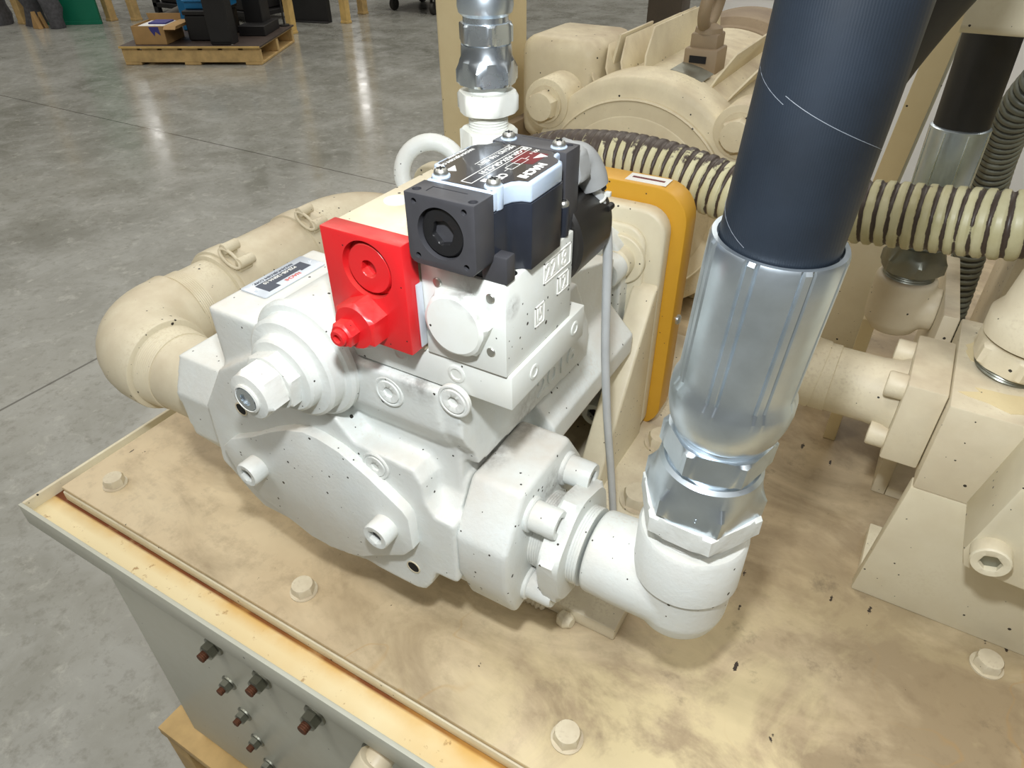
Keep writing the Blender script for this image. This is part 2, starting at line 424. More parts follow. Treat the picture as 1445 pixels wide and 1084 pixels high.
# ================================================================ TANK
tank = thing('hydraulic_tank', 'cream steel hydraulic oil tank with bolted lid and rusty rim gutter', 'tank', (.5, .5, -.5))
TX1, TY1 = 1.25, 1.25
bm = BM(); box(bm, (0, 0, -.48), (TX1, .006, -.03)); part('front_plate', bm, 'tank_grey', tank, .001)
bm = BM(); box(bm, (0, .006, -.48), (.006, TY1, -.03)); part('side_plate', bm, 'tank_grey', tank, .001)
bm = BM(); box(bm, (TX1 - .006, .006, -.48), (TX1, TY1, -.03)); part('side_plate', bm, 'tank_grey', tank, .001)
bm = BM(); box(bm, (.006, TY1 - .006, -.48), (TX1 - .006, TY1, -.03)); part('rear_plate', bm, 'tank_grey', tank, .001)
bm = BM(); box(bm, (.006, .006, -.5), (TX1 - .006, TY1 - .006, -.476)); part('bottom_plate', bm, 'tank_grey', tank, .001)
# rim: gutter floor and outer lip, one mesh per side
bm = BM(); box(bm, (-.018, -.031, -.03), (TX1 + .02, .02, -.0185)); part('gutter', bm, 'gutter_paint', tank, .0006, label='rust-stained gutter along the front rim')
bm = BM(); box(bm, (-.018, .02, -.03), (.02, TY1 + .02, -.0185)); part('gutter', bm, 'cream_paint', tank, .0006)
bm = BM(); box(bm, (TX1 - .02, .02, -.03), (TX1 + .02, TY1 + .02, -.0185)); part('gutter', bm, 'cream_paint', tank, .0006)
bm = BM(); box(bm, (.02, TY1 - .02, -.03), (TX1 - .02, TY1 + .02, -.0185)); part('gutter', bm, 'cream_paint', tank, .0006)
bm = BM(); box(bm, (-.021, -.0345, -.032), (TX1 + .024, -.0305, -.0055)); part('rim_lip', bm, 'tank_grey', tank, .0008)
bm = BM(); box(bm, (-.021, -.0305, -.032), (-.0172, TY1 + .02, -.0055)); part('rim_lip', bm, 'cream_paint', tank, .0008)
bm = BM(); box(bm, (TX1 + .0195, -.0305, -.032), (TX1 + .024, TY1 + .02, -.0055)); part('rim_lip', bm, 'cream_paint', tank, .0008)
bm = BM(); box(bm, (-.021, TY1 + .0195, -.032), (TX1 + .024, TY1 + .024, -.0055)); part('rim_lip', bm, 'cream_paint', tank, .0008)
bm = BM(); box(bm, (-.0008, -.0008, -.0185), (TX1 + .0008, TY1 + .0008, -.0066)); part('lid_frame', bm, 'cream_paint', tank, .0012)
bm = BM(); box(bm, (.0012, .0012, -.0066), (TX1 - .0012, TY1 - .0012, -.0046)); part('gasket', bm, 'cable_grey', tank, label='thin grey gasket line')
bm = BM(); box(bm, (0, 0, -.0046), (TX1, TY1, 0)); part('lid', bm, 'lid_paint', tank, .0010, 3, label='stained cream steel lid plate')
ml = m_hexbolt('lid_bolt', .0088, .0085, 'cream_dusty', .0118, .0015, .03)
for i, (x, y) in enumerate(((.045, .03), (.3035, .03), (.556, .031), (.8105, .244), (.045, .32), (.045, .61), (.81, .031))):
    inst('lid_bolt', ml, tank, basis((x, y, 0), (0, 0, 1)) @ MX.Rotation(.3 + i * .7, 4, 'Z'))
# studs with flange nuts on the front wall
bm = BM(); lathe(bm, (0, 0, 0), (0, 0, 1), [(.0115, 0), (.011, .002), (.0076, .0026, 'h'), (.0076, .0095, 'h'), (.0068, .0105)], 24)
mn = mesh_of('flange_nut', bm, 'nut_steel')
bm = BM(); tube(bm, [(0, 0, .002 + .0009 * i) for i in range(17)], 0, 14, rad=[.0045 + (.0004 if i % 2 else 0) for i in range(17)])
ms = mesh_of('stud', bm, 'rust_thread', smooth=0)
for x, z, k in ((.17, -.145, 1.1), (.2385, -.149, 1.1), (.3092, -.15, 1.15), (.38, -.15, 1.1), (.1672, -.2167, .9), (.1704, -.2794, .9), (.1725, -.3377, .9), (.1754, -.395, .9)):
    mw = basis((x, 0, z), (0, -1, 0)) @ MX.Scale(k, 4)
    nu = inst('flange_nut', mn, tank, mw); inst('stud', ms, nu, mw)

# small painted drain fitting hanging off the front wall
dr = thing('drain_fitting', 'small dusty white pipe fitting on the tank front below the rim', 'fitting', (.42, 0, -.09))
bm = BM(); cyl(bm, (.428, -.001, -.052), (.428, -.042, -.052), .0115, n=20); lathe(bm, (.428, -.012, -.052), (0, -1, 0), [(.0155, 0), (.0165, .003), (.0165, .008), (.0145, .011)], 20)
part('nipple', bm, 'cream_paint', dr, .0008)
bm = BM(); tube(bm, spline([(.428, -.034, -.048), (.425, -.043, -.058), (.42, -.046, -.075), (.417, -.046, -.1)], 5), .0145, 18)
part('elbow', bm, 'cream_paint', dr, .001)
bm = BM(); hexa(bm, (.417, -.046, -.095), (.417, -.046, -.118), .016); part('cap', bm, 'cream_paint', dr)

# pallet carrying the tank
tp = thing('wooden_pallet', 'pale wooden pallet carrying the tank', 'pallet', (.5, .5, -.65))
for i in range(9):
    y0 = -.022 + i * .148
    bm = BM(); box(bm, (-.06, y0, -.518), (1.3, y0 + (.04 if i == 0 else .1), -.5)); part('deck_board', bm, 'pallet_wood', tp, .001)
for x0 in (-.055, .6, 1.25):
    bm = BM(); box(bm, (x0, -.02, -.632), (x0 + .045, 1.28, -.518)); part('stringer', bm, 'pallet_wood', tp, .001)
for y0 in (-.02, .58, 1.18):
    bm = BM(); box(bm, (-.06, y0, -.65), (1.3, y0 + .1, -.632)); part('bottom_board', bm, 'pallet_wood', tp, .001)

# ================================================================ PUMP
AX, AZ = .345, .138
pump = thing('hydraulic_pump', 'large white-painted cast piston pump with lens-shaped front cover', 'pump', (AX, .19, .02))
bm = BM()
face = [(.232, .168), (.229, .108), (.240, .099), (.253, .084), (.266, .074), (.300, .074), (.318, .067), (.336, .064), (.358, .068), (.375, .072), (.401, .070), (.423, .0705), (.431, .0735),
        (.4365, .082), (.443, .0985), (.462, .1005), (.462, .158), (.447, .159), (.4405, .170), (.4395, .185), (.433, .195), (.385, .197), (.372, .212), (.30, .235), (.262, .212)]
prism(bm, face, 'y', .042, .15)
prism(bm, [(.25, .09), (.452, .09), (.457, .12), (.457, .2), (.45, .262), (.36, .262), (.3, .262), (.262, .22), (.24, .16)], 'y', .0605, .17)
# upper block carrying the valve stack
prism(bm, [(.30, .235), (.205, .2625), (.046, .2625), (.048, .230), (.053, .219), (.0605, .208), (.0605, .15), (.30, .15)], 'x', .374, .454)
prism(bm, [(.225, .215), (.20, .2625), (.048, .2625), (.050, .230), (.055, .219), (.0625, .208), (.066, .196), (.225, .186)], 'x', .45, .4675)
# control cylinder and the flat-topped box at its left
cyl(bm, (.357, .045, .2535), (.357, .19, .2535), .0385, n=48)
box(bm, (.262, .048, .17), (.345, .15, .2615))
# inlet boss and outlet neck
sec = [(.060, .190), (.132, .190), (.152, .160), (.152, .115), (.140, .087), (.066, .087), (.050, .115), (.047, .160)]
prism(bm, sec, 'x', .187, .24)
sec2 = [(.067, .181), (.13, .181), (.152, .150), (.152, .118), (.138, .078), (.060, .078), (.046, .118), (.046, .147)]
prism(bm, sec2, 'x', .43, .459)
# case behind, widening to the mounting flange
lathe(bm, (AX, .14, AZ), (0, 1, 0), [(.085, 0), (.095, .03), (.098, .10), (.103, .165), (.103, .19)], 56)
prism(bm, [(.25, .22), (.25, .1), (.452, .1), (.478, .15), (.478, .168), (.452, .195), (.45, .215), (.42, .235), (.28, .235)], 'y', .15, .30)
prism(bm, rrect(AX - .108, AZ - .098, AX + .108, AZ + .108, .03), 'y', .322, .345)
hs = part('housing', bm, 'pump_white', pump, smooth=0)
cast(hs, .0017, 5)
# cover plate
bm = BM()
cov = [(.252, .130), (.250, .140), (.262, .152), (.29, .1665), (.312, .1805), (.33, .190), (.347, .1955), (.36, .1955), (.378, .1915), (.4017, .179), (.4267, .1615), (.431, .1555), (.4318, .127), (.4225, .115), (.395, .098), (.3816, .0886), (.368, .0835), (.347, .080), (.328, .0804), (.3139, .086), (.2797, .098), (.258, .115)]
prism(bm, cov, 'y', .034, .0425)
cv = part('cover_plate', bm, 'pump_white', pump, .0008, 2, ang=40)
mc = m_capscrew('cap_screw', .0102, .0125, 'pump_white'); mk = m_socket('hex_socket', .0102, .0125)
capscrew(pump, mc, mk, (.2875, .034, .1365), (0, -1, 0), .2); capscrew(pump, mc, mk, (.4105, .034, .1385), (0, -1, 0), .5)
# flush socket plugs
for x, y, z in ((.4185, .0468, .2485), (.4025, .0415, .1846), (.4655, .0475, .2590)):
    bm = BM(); lathe(bm, (x, y, z), (0, -1, 0), [(.0108, -.002), (.0108, .0003), (.0102, .0008), (.0092, .0008), (.0088, .0001), (.008, .0001), (.0076, .0011), (.0036, .0011), (.0032, .0009, 'h'), (.0032, -.001, 'h')], 24)
    part('socket_plug', bm, 'pump_white', pump)
# open tapped holes
for x, z in ((.4228, .0945), (.2755, .1815)):
    bm = BM(); lathe(bm, (x, .0419, z), (0, -1, 0), [(.0058, 0), (.0058, .0006), (.0049, .0006), (.0049, .0001)], 24); h = part('tapped_hole', bm, 'cream_dusty', pump)
    bm = BM(); lathe(bm, (x, .0419, z), (0, -1, 0), [(.0048, 0), (.0048, .0003)], 24); part('bore', bm, 'hole_black', h)
# pressure adjuster
bm = BM(); lathe(bm, (.357, .045, .2535), (0, -1, 0), [(.0405, 0), (.0405, .0030), (.0385, .0048), (.0348, .0052), (.0342, .0060), (.0342, .0145), (.0322, .0160), (.0268, .0162), (.0258, .0168), (.0252, .0228), (.0236, .0240)], 64); part('adjuster_boss', bm, 'pump_white', pump)
bm = BM(); hexa(bm, (.356, .0225, .2535), (.356, .0125, .2535), .0172, .35); part('jam_nut', bm, 'pump_white', pump)
bm = BM(); lathe(bm, (.356, .0125, .2535), (0, -1, 0), [(.0150, 0, 'h', 1.06), (.0150, .0012, 'h'), (.0150, .0130, 'h'), (.0150, .0155, 'h', .98), (.0098, .0165)], 48, .75); part('lock_nut', bm, 'pump_white', pump)
bm = BM(); lathe(bm, (.356, -.0035, .2535), (0, -1, 0), [(.0096, 0), (.0096, .0018), (.0084, .0024), (.0078, .0010), (.0072, .0006)], 28); s_ = part('adjusting_screw', bm, 'pump_white', pump)
bm = BM(); lathe(bm, (.356, -.004, .2535), (0, -1, 0), [(.0074, .0008), (.0074, .0018), (.004, .0020), (.0036, .0005, 'h')], 24); part('screw_face', bm, 'zinc_bright', s_)
# name plate on the box top
np_ = BM(); prism(np_, rrect(.2655, .0745, .2905, .1345, .002), 'z', .2618, .2628)
npo = part('name_plate', np_, 'plate_silver', pump, .0002, label='silver maker plate with dark printed field')
bm = BM(); box(bm, (.2725, .082, .2627), (.2815, .1265, .26295)); box(bm, (.2815, .082, .2627), (.2868, .093, .26295)); box(bm, (.2815, .117, .2627), (.2835, .1265, .26295)); part('ink_field', bm, 'plate_ink', npo, smooth=0)
text('lettering', 'PZS-5B-130N4-10', .0042, (.2738, .119, .263), (0, -1, 0), (1, 0, 0), 'label_white', npo, .0001, .0001)
text('lettering', 'NACHI', .0046, (.2832, .114, .2629), (0, -1, 0), (1, 0, 0), 'plate_red', npo, .0001, .0001)
text('lettering', 'NACHI-FUJIKOSHI CORP.', .0034, (.2688, .121, .2629), (0, -1, 0), (1, 0, 0), 'plate_ink', npo, .0001, .00005)
for y in (.078, .131):
    bm = BM(); lathe(bm, (.278, y, .2627), (0, 0, 1), [(.0013, 0), (.0012, .0005), (.0004, .0007)], 12); part('rivet', bm, 'plate_silver', npo)
# cast-in year
text('cast_lettering', '2016', .0225, (.4672, .1415, .1985), (0, 1, 0), (0, 0, 1), 'pump_white', pump, .0013, .0003, sx=1.35)
# flange screws into the bracket
mf = m_capscrew('cap_screw', .0135, .02, 'pump_white'); mfk = m_socket('hex_socket', .0135, .02)
for sx, sz in ((-1, -1), (1, -1), (-1, 1), (1, 1)):
    capscrew(pump, mf, mfk, (AX + sx * .1, .3225, AZ + sz * .078), (0, -1, 0), .4)
# lifting eye on the pump case
ey = thing('eye_bolt', 'small white-painted eye bolt standing left behind the manifold', 'eyebolt', (.312, .245, .245))
ec = V((.312, .245, .2995)); u, v, a = frame((.45, -.85, .25))
bm = BM(); tube(bm, [ec + (u * cos(2*pi*i/40) + v * sin(2*pi*i/40)) * .0245 for i in range(40)], .0068, 14, closed=True); part('ring', bm, 'pump_white', ey)
bm = BM(); lathe(bm, (.312, .245, .235), (0, 0, 1), [(.0155, 0), (.0155, .026), (.0135, .031), (.0085, .034), (.0075, .044)], 28); part('shank', bm, 'pump_white', ey)

# ---------------------------------------------------------------- outlet flange block
of = thing('outlet_flange', 'white four-screw flange block on the right side of the pump', 'flange', (.48, .1, .076))
bm = BM()
prism(bm, [(.067, .1845), (.131, .1845), (.154, .150), (.154, .118), (.139, .0755), (.0565, .0755), (.0435, .114), (.0435, .148)], 'x', .4605, .500)
part('body', bm, 'pump_white', of, .004, 3)
mo = m_capscrew('cap_screw', .0105, .0185, 'pump_white'); mok = m_socket('hex_socket', .0105, .0185)
for y, z in ((.076, .160), (.126, .160), (.074, .092), (.126, .092)):
    bm = BM(); lathe(bm, (.5, y, z), (1, 0, 0), [(.0125, 0), (.0125, .0022), (.0115, .003)], 24); ws = part('washer', bm, 'pump_white', of)
    capscrew(of, mo, mok, (.503, y, z), (1, 0, 0), .3)

# ---------------------------------------------------------------- outlet elbow with hex adapter
PY, PZ = .099, .1245
oe = thing('outlet_elbow', 'white pipe elbow turning up from the pump flange to the thick hose', 'elbow', (.6, PY, .08))
bm = BM(); tube(bm, [(.499 + .0009 * i, PY, PZ) for i in range(42)], 0, 40, rad=[.0275 + (.0006 if i % 2 else 0) for i in range(42)]); part('threaded_nipple', bm, 'pump_white', oe, smooth=50)
bm = BM(); hexa(bm, (.5135, PY, PZ), (.5285, PY, PZ), .0385, .72, .07); part('hex_nut', bm, 'pump_white', oe)
EX = .599
bm = BM()
lathe(bm, (.538, PY, PZ), (1, 0, 0), [(.0265, 0), (.0290, .002), (.0298, .022), (.0298, .06)], 48)
lathe(bm, (EX, PY, .0945), (0, 0, 1), [(.010, 0), (.020, .003), (.0265, .0095), (.0298, .021), (.0308, .045), (.0308, .056)], 48)
eo = part('elbow_body', bm, 'pump_white', oe, smooth=0); cast(eo, .0016, 7)
bm = BM(); lathe(bm, (EX, PY, .1435), (0, 0, 1), [(.0312, 0), (.0328, .0012), (.0328, .0365), (.0312, .0390), (.026, .0395)], 56); part('collar', bm, 'pump_white', oe)
bm = BM(); tube(bm, [(EX, PY, .180 + .001 * i) for i in range(18)], 0, 40, rad=[.0258 + (.0007 if i % 2 else 0) for i in range(18)]); part('threaded_neck', bm, 'pump_white', oe, smooth=50)
bm = BM(); hexa(bm, (EX, PY, .1945), (EX, PY, .2085), .0312, 1.0, .05); part('hex_nut', bm, 'pump_white', oe)

# ---------------------------------------------------------------- thick near hose
hz = thing('hydraulic_hose', 'thick black rubber hose with large silver crimped ferrule, nearest the camera', 'hose', (EX, PY, .2))
HA = V((EX, PY, .2085)); HD = V((.062, -.012, 1)).normalized()
hp = lambda h: HA + HD * h
bm = BM(); lathe(bm, hp(0), HD, [(.0298, 0, 'h', 1.05), (.0298, .0016, 'h'), (.0298, .0135, 'h'), (.0298, .0195, 'h', 1.0), (.0285, .0285), (.0265, .0305)], 96, .75); sw = part('swivel_nut', bm, 'zinc', hz, smooth=28)
bm = BM(); lathe(bm, hp(.029), HD, [(.0250, 0), (.0250, .0055), (.0262, .0055, 'h', 1.06), (.0262, .0068, 'h'), (.0262, .0205, 'h'), (.0262, .0220, 'h', 1.05), (.0250, .0222), (.0250, .027)], 96, .95); part('hex_stem', bm, 'zinc', hz, smooth=28)
# ferrule with crimp flats
bm = BM(); u, v, a = frame(HD); rings = []
prof = [(.0240, .0525), (.0272, .0545), (.0305, .060), (.0325, .068), (.0332, .075), (.0328, .081), (.0306, .0855), (.0306, .092), (.0309, .12), (.0313, .1465), (.0314, .1605), (.0306, .1622), (.0283, .1622), (.0276, .158)]
N = 192
for r, h in prof:
    ring = []
    for i in range(N):
        th = 2 * pi * i / N; q = (th / (2 * pi) * 8) % 1; rr = r
        if .083 < h < .161:
            k = max(0., min(1., (h - .083) / .006))
            if q < .15: rr = r + .0003 * k
            elif q < .2 or q > .95: rr = r - .0011 * k
            else: rr = r * (1 - .012 * k * (1 - ((q - .58) / .38) ** 2) * 0) / 1
        ring.append(bm.verts.new(hp(h) + (u * cos(th) + v * sin(th)) * rr * .945))
    rings.append(ring)
for A, B in zip(rings, rings[1:]):
    for i in range(N): bm.faces.new((A[i], A[(i+1) % N], B[(i+1) % N], B[i]))
bm.faces.new(rings[0][::-1]); bm.faces.new(rings[-1])
part('ferrule', bm, 'zinc', hz, smooth=25)
path = spline([hp(.15), hp(.22), hp(.30), hp(.40) + V((.008, .01, 0)), hp(.52) + V((.03, .05, 0)), hp(.62) + V((.07, .14, -.02)), hp(.68) + V((.12, .27, -.06))], 10)
bm = BM(); tube(bm, path, .0257, 56); ho = part('rubber_hose', bm, 'hose_rubber', hz, smooth=60)
# thin spiral line moulded in the cover
for h0 in (.205, .262, .325):
    pts = []
    for i in range(41):
        th = -.2 + 2 * pi * i / 40
        pts.append(hp(h0 - .060 * i / 40 + .02) + (u * cos(th) + v * sin(th)) * .0257)
    bm = BM(); tube(bm, pts, .00016, 6); part('wrap_mark', bm, 'hose_mark', hz)
text('stamp', 'S', .004, hp(.0065) + V((.004, -.0297, .0)), (1, .05, 0), (0, 0, 1), 'zinc_bright', hz, .0003)

# ================================================================ SUCTION LINE (left)
sl = thing('suction_elbow', 'dusty cream pipe elbow at the far left of the pump inlet', 'elbow', (.03, .1, .08))
SX, SZ, SR = .030, .126, .0425
bm = BM(); tube(bm, [(.19 - .001 * i, PY, .1235) for i in range(100)], .0365, 44); part('nipple', bm, 'suction_cream', sl)
bm = BM(); tube(bm, [(.118 - .0011 * i, PY, .1238) for i in range(22)], 0, 44, rad=[.0372 + (.0007 if i % 2 else 0) + .0001 * i for i in range(22)]); part('threads', bm, 'suction_cream', sl, smooth=50)
arc = [(.098, PY, .1245)] + [(SX + .056 - .056 * sin(t_), PY + .056 - .056 * cos(t_), .125) for t_ in [pi/2*i/10 for i in range(11)]] + [(SX, PY + .068, .126)]
bm = BM(); tube(bm, arc, 0, 44, rad=[.0445] + [.0445 + .0012 * sin(pi * i / 10) for i in range(11)] + [.0445]); part('elbow_body', bm, 'suction_cream', sl, .0015, 2, ang=60)
bm = BM(); tube(bm, [(SX, .168 + .0011 * i, SZ) for i in range(14)], 0, 44, rad=[.0402 + (.0006 if i % 2 else 0) for i in range(14)]); part('threads', bm, 'suction_cream', sl, smooth=50)
bm = BM(); cyl(bm, (SX, .165, SZ), (SX, .245, SZ), .0392, n=44); part('nipple', bm, 'suction_cream', sl)
rs = thing('rubber_sleeve', 'painted rubber sleeve joining the left suction pipe between two clamps', 'sleeve', (SX, .29, .08))
bm = BM(); lathe(bm, (SX, .214, SZ), (0, 1, 0), [(.040, 0), (.0435, .001), (.0442, .03), (.0436, .06), (.0438, .11), (.0444, .14), (.0436, .155), (.040, .156)], 48); part('sleeve', bm, 'suction_cream', rs)
def clamp(y, label):
    c = thing('hose_clamp', label, 'clamp', (SX, y, .17), 'clamps on the suction sleeve')
    bm = BM(); lathe(bm, (SX, y - .0125, SZ), (0, 1, 0), [(.0436, 0), (.0462, .0005), (.0466, .012), (.0462, .0245), (.0436, .025)], 48); part('band', bm, 'suction_cream', c)
    # T-bolt lugs and oval link on top, tilted to the camera side
    d = V((.5, 0, .86)).normalized(); e = V((.86, 0, -.5)); o = V((SX, y, SZ)) + d * .0485
    for s in (-1, 1):
        bm = BM(); p = o + e * (.0115 * s) + d * .006
        cyl(bm, p - V((0, .0095, 0)), p + V((0, .0095, 0)), .0058, n=20); cyl(bm, p - d * .009 - V((0, .0085, 0)), p - d * .009 + V((0, .0085, 0)), .0042, n=14)
        part('lug', bm, 'suction_cream', c, .0006)
    pts = []
    for i in range(28):
        th = 2 * pi * i / 28
        pts.append(o + d * .004 + e * (.0145 * cos(th)) + V((0, -.0105, 0)) * 1.0 + V((0, 1, 0)) * (.0028 * sin(th)) + d * (.0045 * sin(th)))
    bm = BM(); tube(bm, pts, .0018, 10, closed=True); part('link', bm, 'suction_cream', c)
clamp(.232, 'cream band clamp nearer the left pipe elbow')
clamp(.343, 'cream band clamp farther back, beside the red block')
e2 = thing('return_elbow', 'dusty cream pipe elbow behind the farther suction clamp', 'elbow', (.05, .42, .08))
bm = BM(); tube(bm, [(SX, .365, SZ), (SX, .385, SZ)] + [(SX + .05 - .05 * cos(t_), .385 + .05 * sin(t_), SZ) for t_ in [pi/2*i/10 for i in range(1, 11)]] + [(SX + .085, .435, SZ)], .0445, 40); part('elbow_body', bm, 'suction_cream', e2, .0015, 2, ang=60)
bm = BM(); tube(bm, [(SX + .08, .435, SZ), (SX + .13, .435, SZ - .01), (SX + .15, .435, SZ - .04), (SX + .155, .435, -.005)], .038, 32); part('drop_pipe', bm, 'suction_cream', e2)

# ================================================================ VALVE STACK
sp_ = thing('valve_subplate', 'flat white subplate under the valve blocks on the pump top', 'plate', (.45, .093, .264))
bm = BM(); box(bm, (.384, .0505, .2643), (.5017, .1375, .2862)); o = part('plate', bm, 'valve_white', sp_, .0007)
for x, z in ((.428, .2775), (.4665, .2765)):
    bm = BM(); lathe(bm, (x, .0505, z), (0, -1, 0), [(.0056, 0), (.0056, .0005), (.0050, .0008), (.0036, .0008), (.0032, .0002), (.001, .0002)], 24); part('blanking_plug', bm, 'valve_white', sp_)
bm = BM(); lathe(bm, (.433, .0502, .283), (0, -1, 0), [(.0048, 0), (.0048, .0012), (.0028, .0012), (.0026, .0010, 'h'), (.0026, 0, 'h')], 24); pg = part('socket_plug', bm, 'valve_white', sp_)
bm = BM(); lathe(bm, (.433, .0502, .283), (0, -1, 0), [(.0025, .0001), (.0025, .0002)], 12); part('socket', bm, 'hole_black', pg)
for y, z in ((.0745, .2755), (.1245, .2765)):
    bm = BM(); lathe(bm, (.5017, y, z), (1, 0, 0), [(.0047, 0), (.0047, .0004), (.0042, .0006), (.003, .0006), (.0026, .0001), (.001, .0001)], 24); part('blanking_plug', bm, 'valve_white', sp_)

mfd = thing('valve_manifold', 'dusty cream manifold block behind the red valve, fitting on top', 'manifold', (.4235, .115, .287))
bm = BM(); box(bm, (.3985, .0485, .2865), (.4478, .188, .3538)); part('block', bm, 'suction_cream', mfd, .0008)
for x, y in ((.411, .0815),):
    bm = BM(); lathe(bm, (x, y, .3538), (0, 0, 1), [(.0072, 0), (.0070, .0005), (.0058, .0007)], 28); part('blanking_plug', bm, 'valve_white', mfd)

# red valve
rv = thing('red_relief_valve', 'bright red square valve block with a round plug and hex adjuster', 'valve', (.4228, .042, .29))
bm = BM(); box(bm, (.3968, .036, .2908), (.4492, .0482, .3541)); rb = part('block', bm, 'red_paint', rv, .0008)
c1 = BM(); cyl(c1, (.4252, .03, .3355), (.4252, .0425, .3355), .0160, n=48)
cut(rb, [c1])
bm = BM(); lathe(bm, (.4252, .0425, .3355), (0, -1, 0), [(.0157, -.001), (.0157, .001), (.0142, .0012), (.0136, .0045), (.0132, .0050), (.0050, .0050), (.0046, .0046, 'h'), (.0046, .0005, 'h')], 48, .3); rp = part('round_plug', bm, 'red_paint', rv)
bm = BM(); lathe(bm, (.4215, .036, .3065), (0, -1, 0), [(.0128, -.0005, 'h'), (.0128, .0105, 'h'), (.0122, .0122)], 24, .4); part('hex_body', bm, 'red_paint', rv, smooth=26)
bm = BM(); lathe(bm, (.4185, .0238, .3042), (0, -1, 0), [(.0066, -.0005, 'h'), (.0066, .006, 'h'), (.0060, .0072)], 24, .2); hn = part('lock_nut', bm, 'red_paint', rv, smooth=26)
bm = BM(); lathe(bm, (.4185, .0166, .3042), (0, -1, 0), [(.0048, 0), (.0048, .0022), (.0042, .0028), (.0026, .0028), (.0022, .0022, 'h'), (.0022, .0006, 'h')], 24); part('adjusting_screw', bm, 'red_paint', hn)
# raw silver side where the red paint stops
bm = BM(); box(bm, (.4493, .0435, .2925), (.4502, .0485, .330)); part('bare_edge', bm, 'plate_silver', rv, .0003, label='unpainted silver edge')

# white modular block
XC = .4747
wb = thing('modular_valve_block', 'white cube-shaped valve block with large hex plug under the black valve', 'valve block', (XC, .085, .287))
bm = BM(); box(bm, (.4495, .0488, .2864), (.4996, .1215, .3403)); part('block', bm, 'valve_white', wb, .0007)
bm = BM(); lathe(bm, (.4725, .0488, .3135), (0, -1, 0), [(.0172, 0, 'h'), (.0172, .0040, 'h'), (.0172, .0062, 'h', 1.04), (.0158, .0074), (0, .0078)], 48, .1); part('hex_plug', bm, 'valve_white', wb, smooth=24)
for x, z in ((.4597, .332), (.4912, .3315), (.4906, .3)):
    bm = BM(); lathe(bm, (x, .0488, z), (0, -1, 0), [(.0026, 0), (.0026, .0004), (.0022, .0008), (.0006, .0009)], 16); part('drive_pin', bm, 'screw_steel', wb)
for tx, y0, z0, w_, h_ in (('2218', .0875, .3225, .031, .0125), ('12', .1035, .3085, .0135, .011), ('15', .0785, .3005, .0105, .0125)):
    f = BM(); y1 = y0 + w_; z1 = z0 + h_; e = .0007
    for lo, hi in (((y0, z0), (y1, z0 + e)), ((y0, z1 - e), (y1, z1)), ((y0, z0), (y0 + e, z1)), ((y1 - e, z0), (y1, z1))):
        box(f, (.4996, lo[0], lo[1]), (.5000, hi[0], hi[1]))
    fo = part('stamp_frame', f, 'stamp_white', wb, smooth=0)
    text('stamp_digits', tx, h_ * 1.05, (.4997, y0 + .0015, z0 + h_ * .14), (0, 1, 0), (0, 0, 1), 'stamp_white', fo, .0003, .0001, sx=(w_ - .003) / (h_ * 1.05 * .56 * len(tx)))

# black solenoid valve
dv = thing('solenoid_valve', 'black solenoid directional valve with printed label on top', 'valve', (XC, .08, .3405))
half = [(.0185, .0505), (.0185, .0605), (.0200, .0650), (.0232, .0680), (.0278, .0690), (.0278, .0995), (.0262, .1030), (.0215, .1060), (.0198, .1100), (.0198, .1150)]
outl = [(XC + a, b) for a, b in half] + [(XC - a, b) for a, b in reversed(half)]
bm = BM(); prism(bm, outl, 'z', .3405, .3745); part('body', bm, 'body_black', dv, .0004, 2, smooth=40, ang=50)
bm = BM(); prism(bm, [(XC + a * .985, b) for a, b in half[:]] + [(XC - a * .985, b) for a, b in reversed(half)], 'z', .3745, .3840); cvr = part('terminal_cover', bm, 'clear_cover', dv, .0012, 3, smooth=50, label='milky translucent cover edge', ang=50)
inl = [(XC + a * .9, .0525 + (b - .0505) * .96) for a, b in half]
inl = inl + [(2 * XC - a, b) for a, b in reversed(inl)]
bm = BM(); prism(bm, inl, 'z', .3839, .38425); lb = part('label', bm, 'label_black', dv, smooth=0, label='black printed label')
LZ = .38428
bm = BM(); prism(bm, [(.4905, .091), (.4905, .1075), (.4745, .107), (.4795, .0885)], 'z', .3842, LZ + .00002); part('label_patch', bm, 'label_red', lb, smooth=0)
bm = BM(); prism(bm, [(.4865, .0985), (.4865, .1065), (.4915, .1045)], 'z', .3842, LZ + .0001); part('label_arrow', bm, 'label_white', lb, smooth=0)
bm = BM(); prism(bm, [(.4585, .0635), (.4585, .0715), (.4635, .0655)], 'z', .3842, LZ + .0001); part('label_arrow', bm, 'label_white', lb, smooth=0)
tt = lambda s, sz, x, y, b=.0001, sx=1.: text('lettering', s, sz, (x, y, LZ), (0, -1, 0), (1, 0, 0), 'label_white', lb, .00006, b, sx=sx)
tt('NACHI', .0062, .4925, .0945, .00035, 1.12); tt('SS-G01-A3X-GR-C2-31', .0043, .4742, .111, .00008, 1.05); tt('MFG.NO. 7A0 42671', .0038, .4672, .1105, .00005, 1.0)
tt('NACHI-FUJIKOSHI CORP.', .0028, .4520, .0965, .00005, 1.05); tt('MADE IN JAPAN', .0022, .4491, .094, .00003, 1.0)
tt('CE', .0058, .4838, .0735, .0002, 1.0); tt('SOL a', .0030, .4815, .111, .00003)
bm = BM()
for x in (.4728, .4785): box(bm, (x - .00018, .0555, .3842), (x + .00018, .1115, LZ + .0001))
for y in (.0555, .1115): box(bm, (.4728, y - .00018, .3842), (.4785, y + .00018, LZ + .0001))
box(bm, (.4661 - .00015, .0775, .3842), (.4661 + .00015, .1105, LZ + .0001))
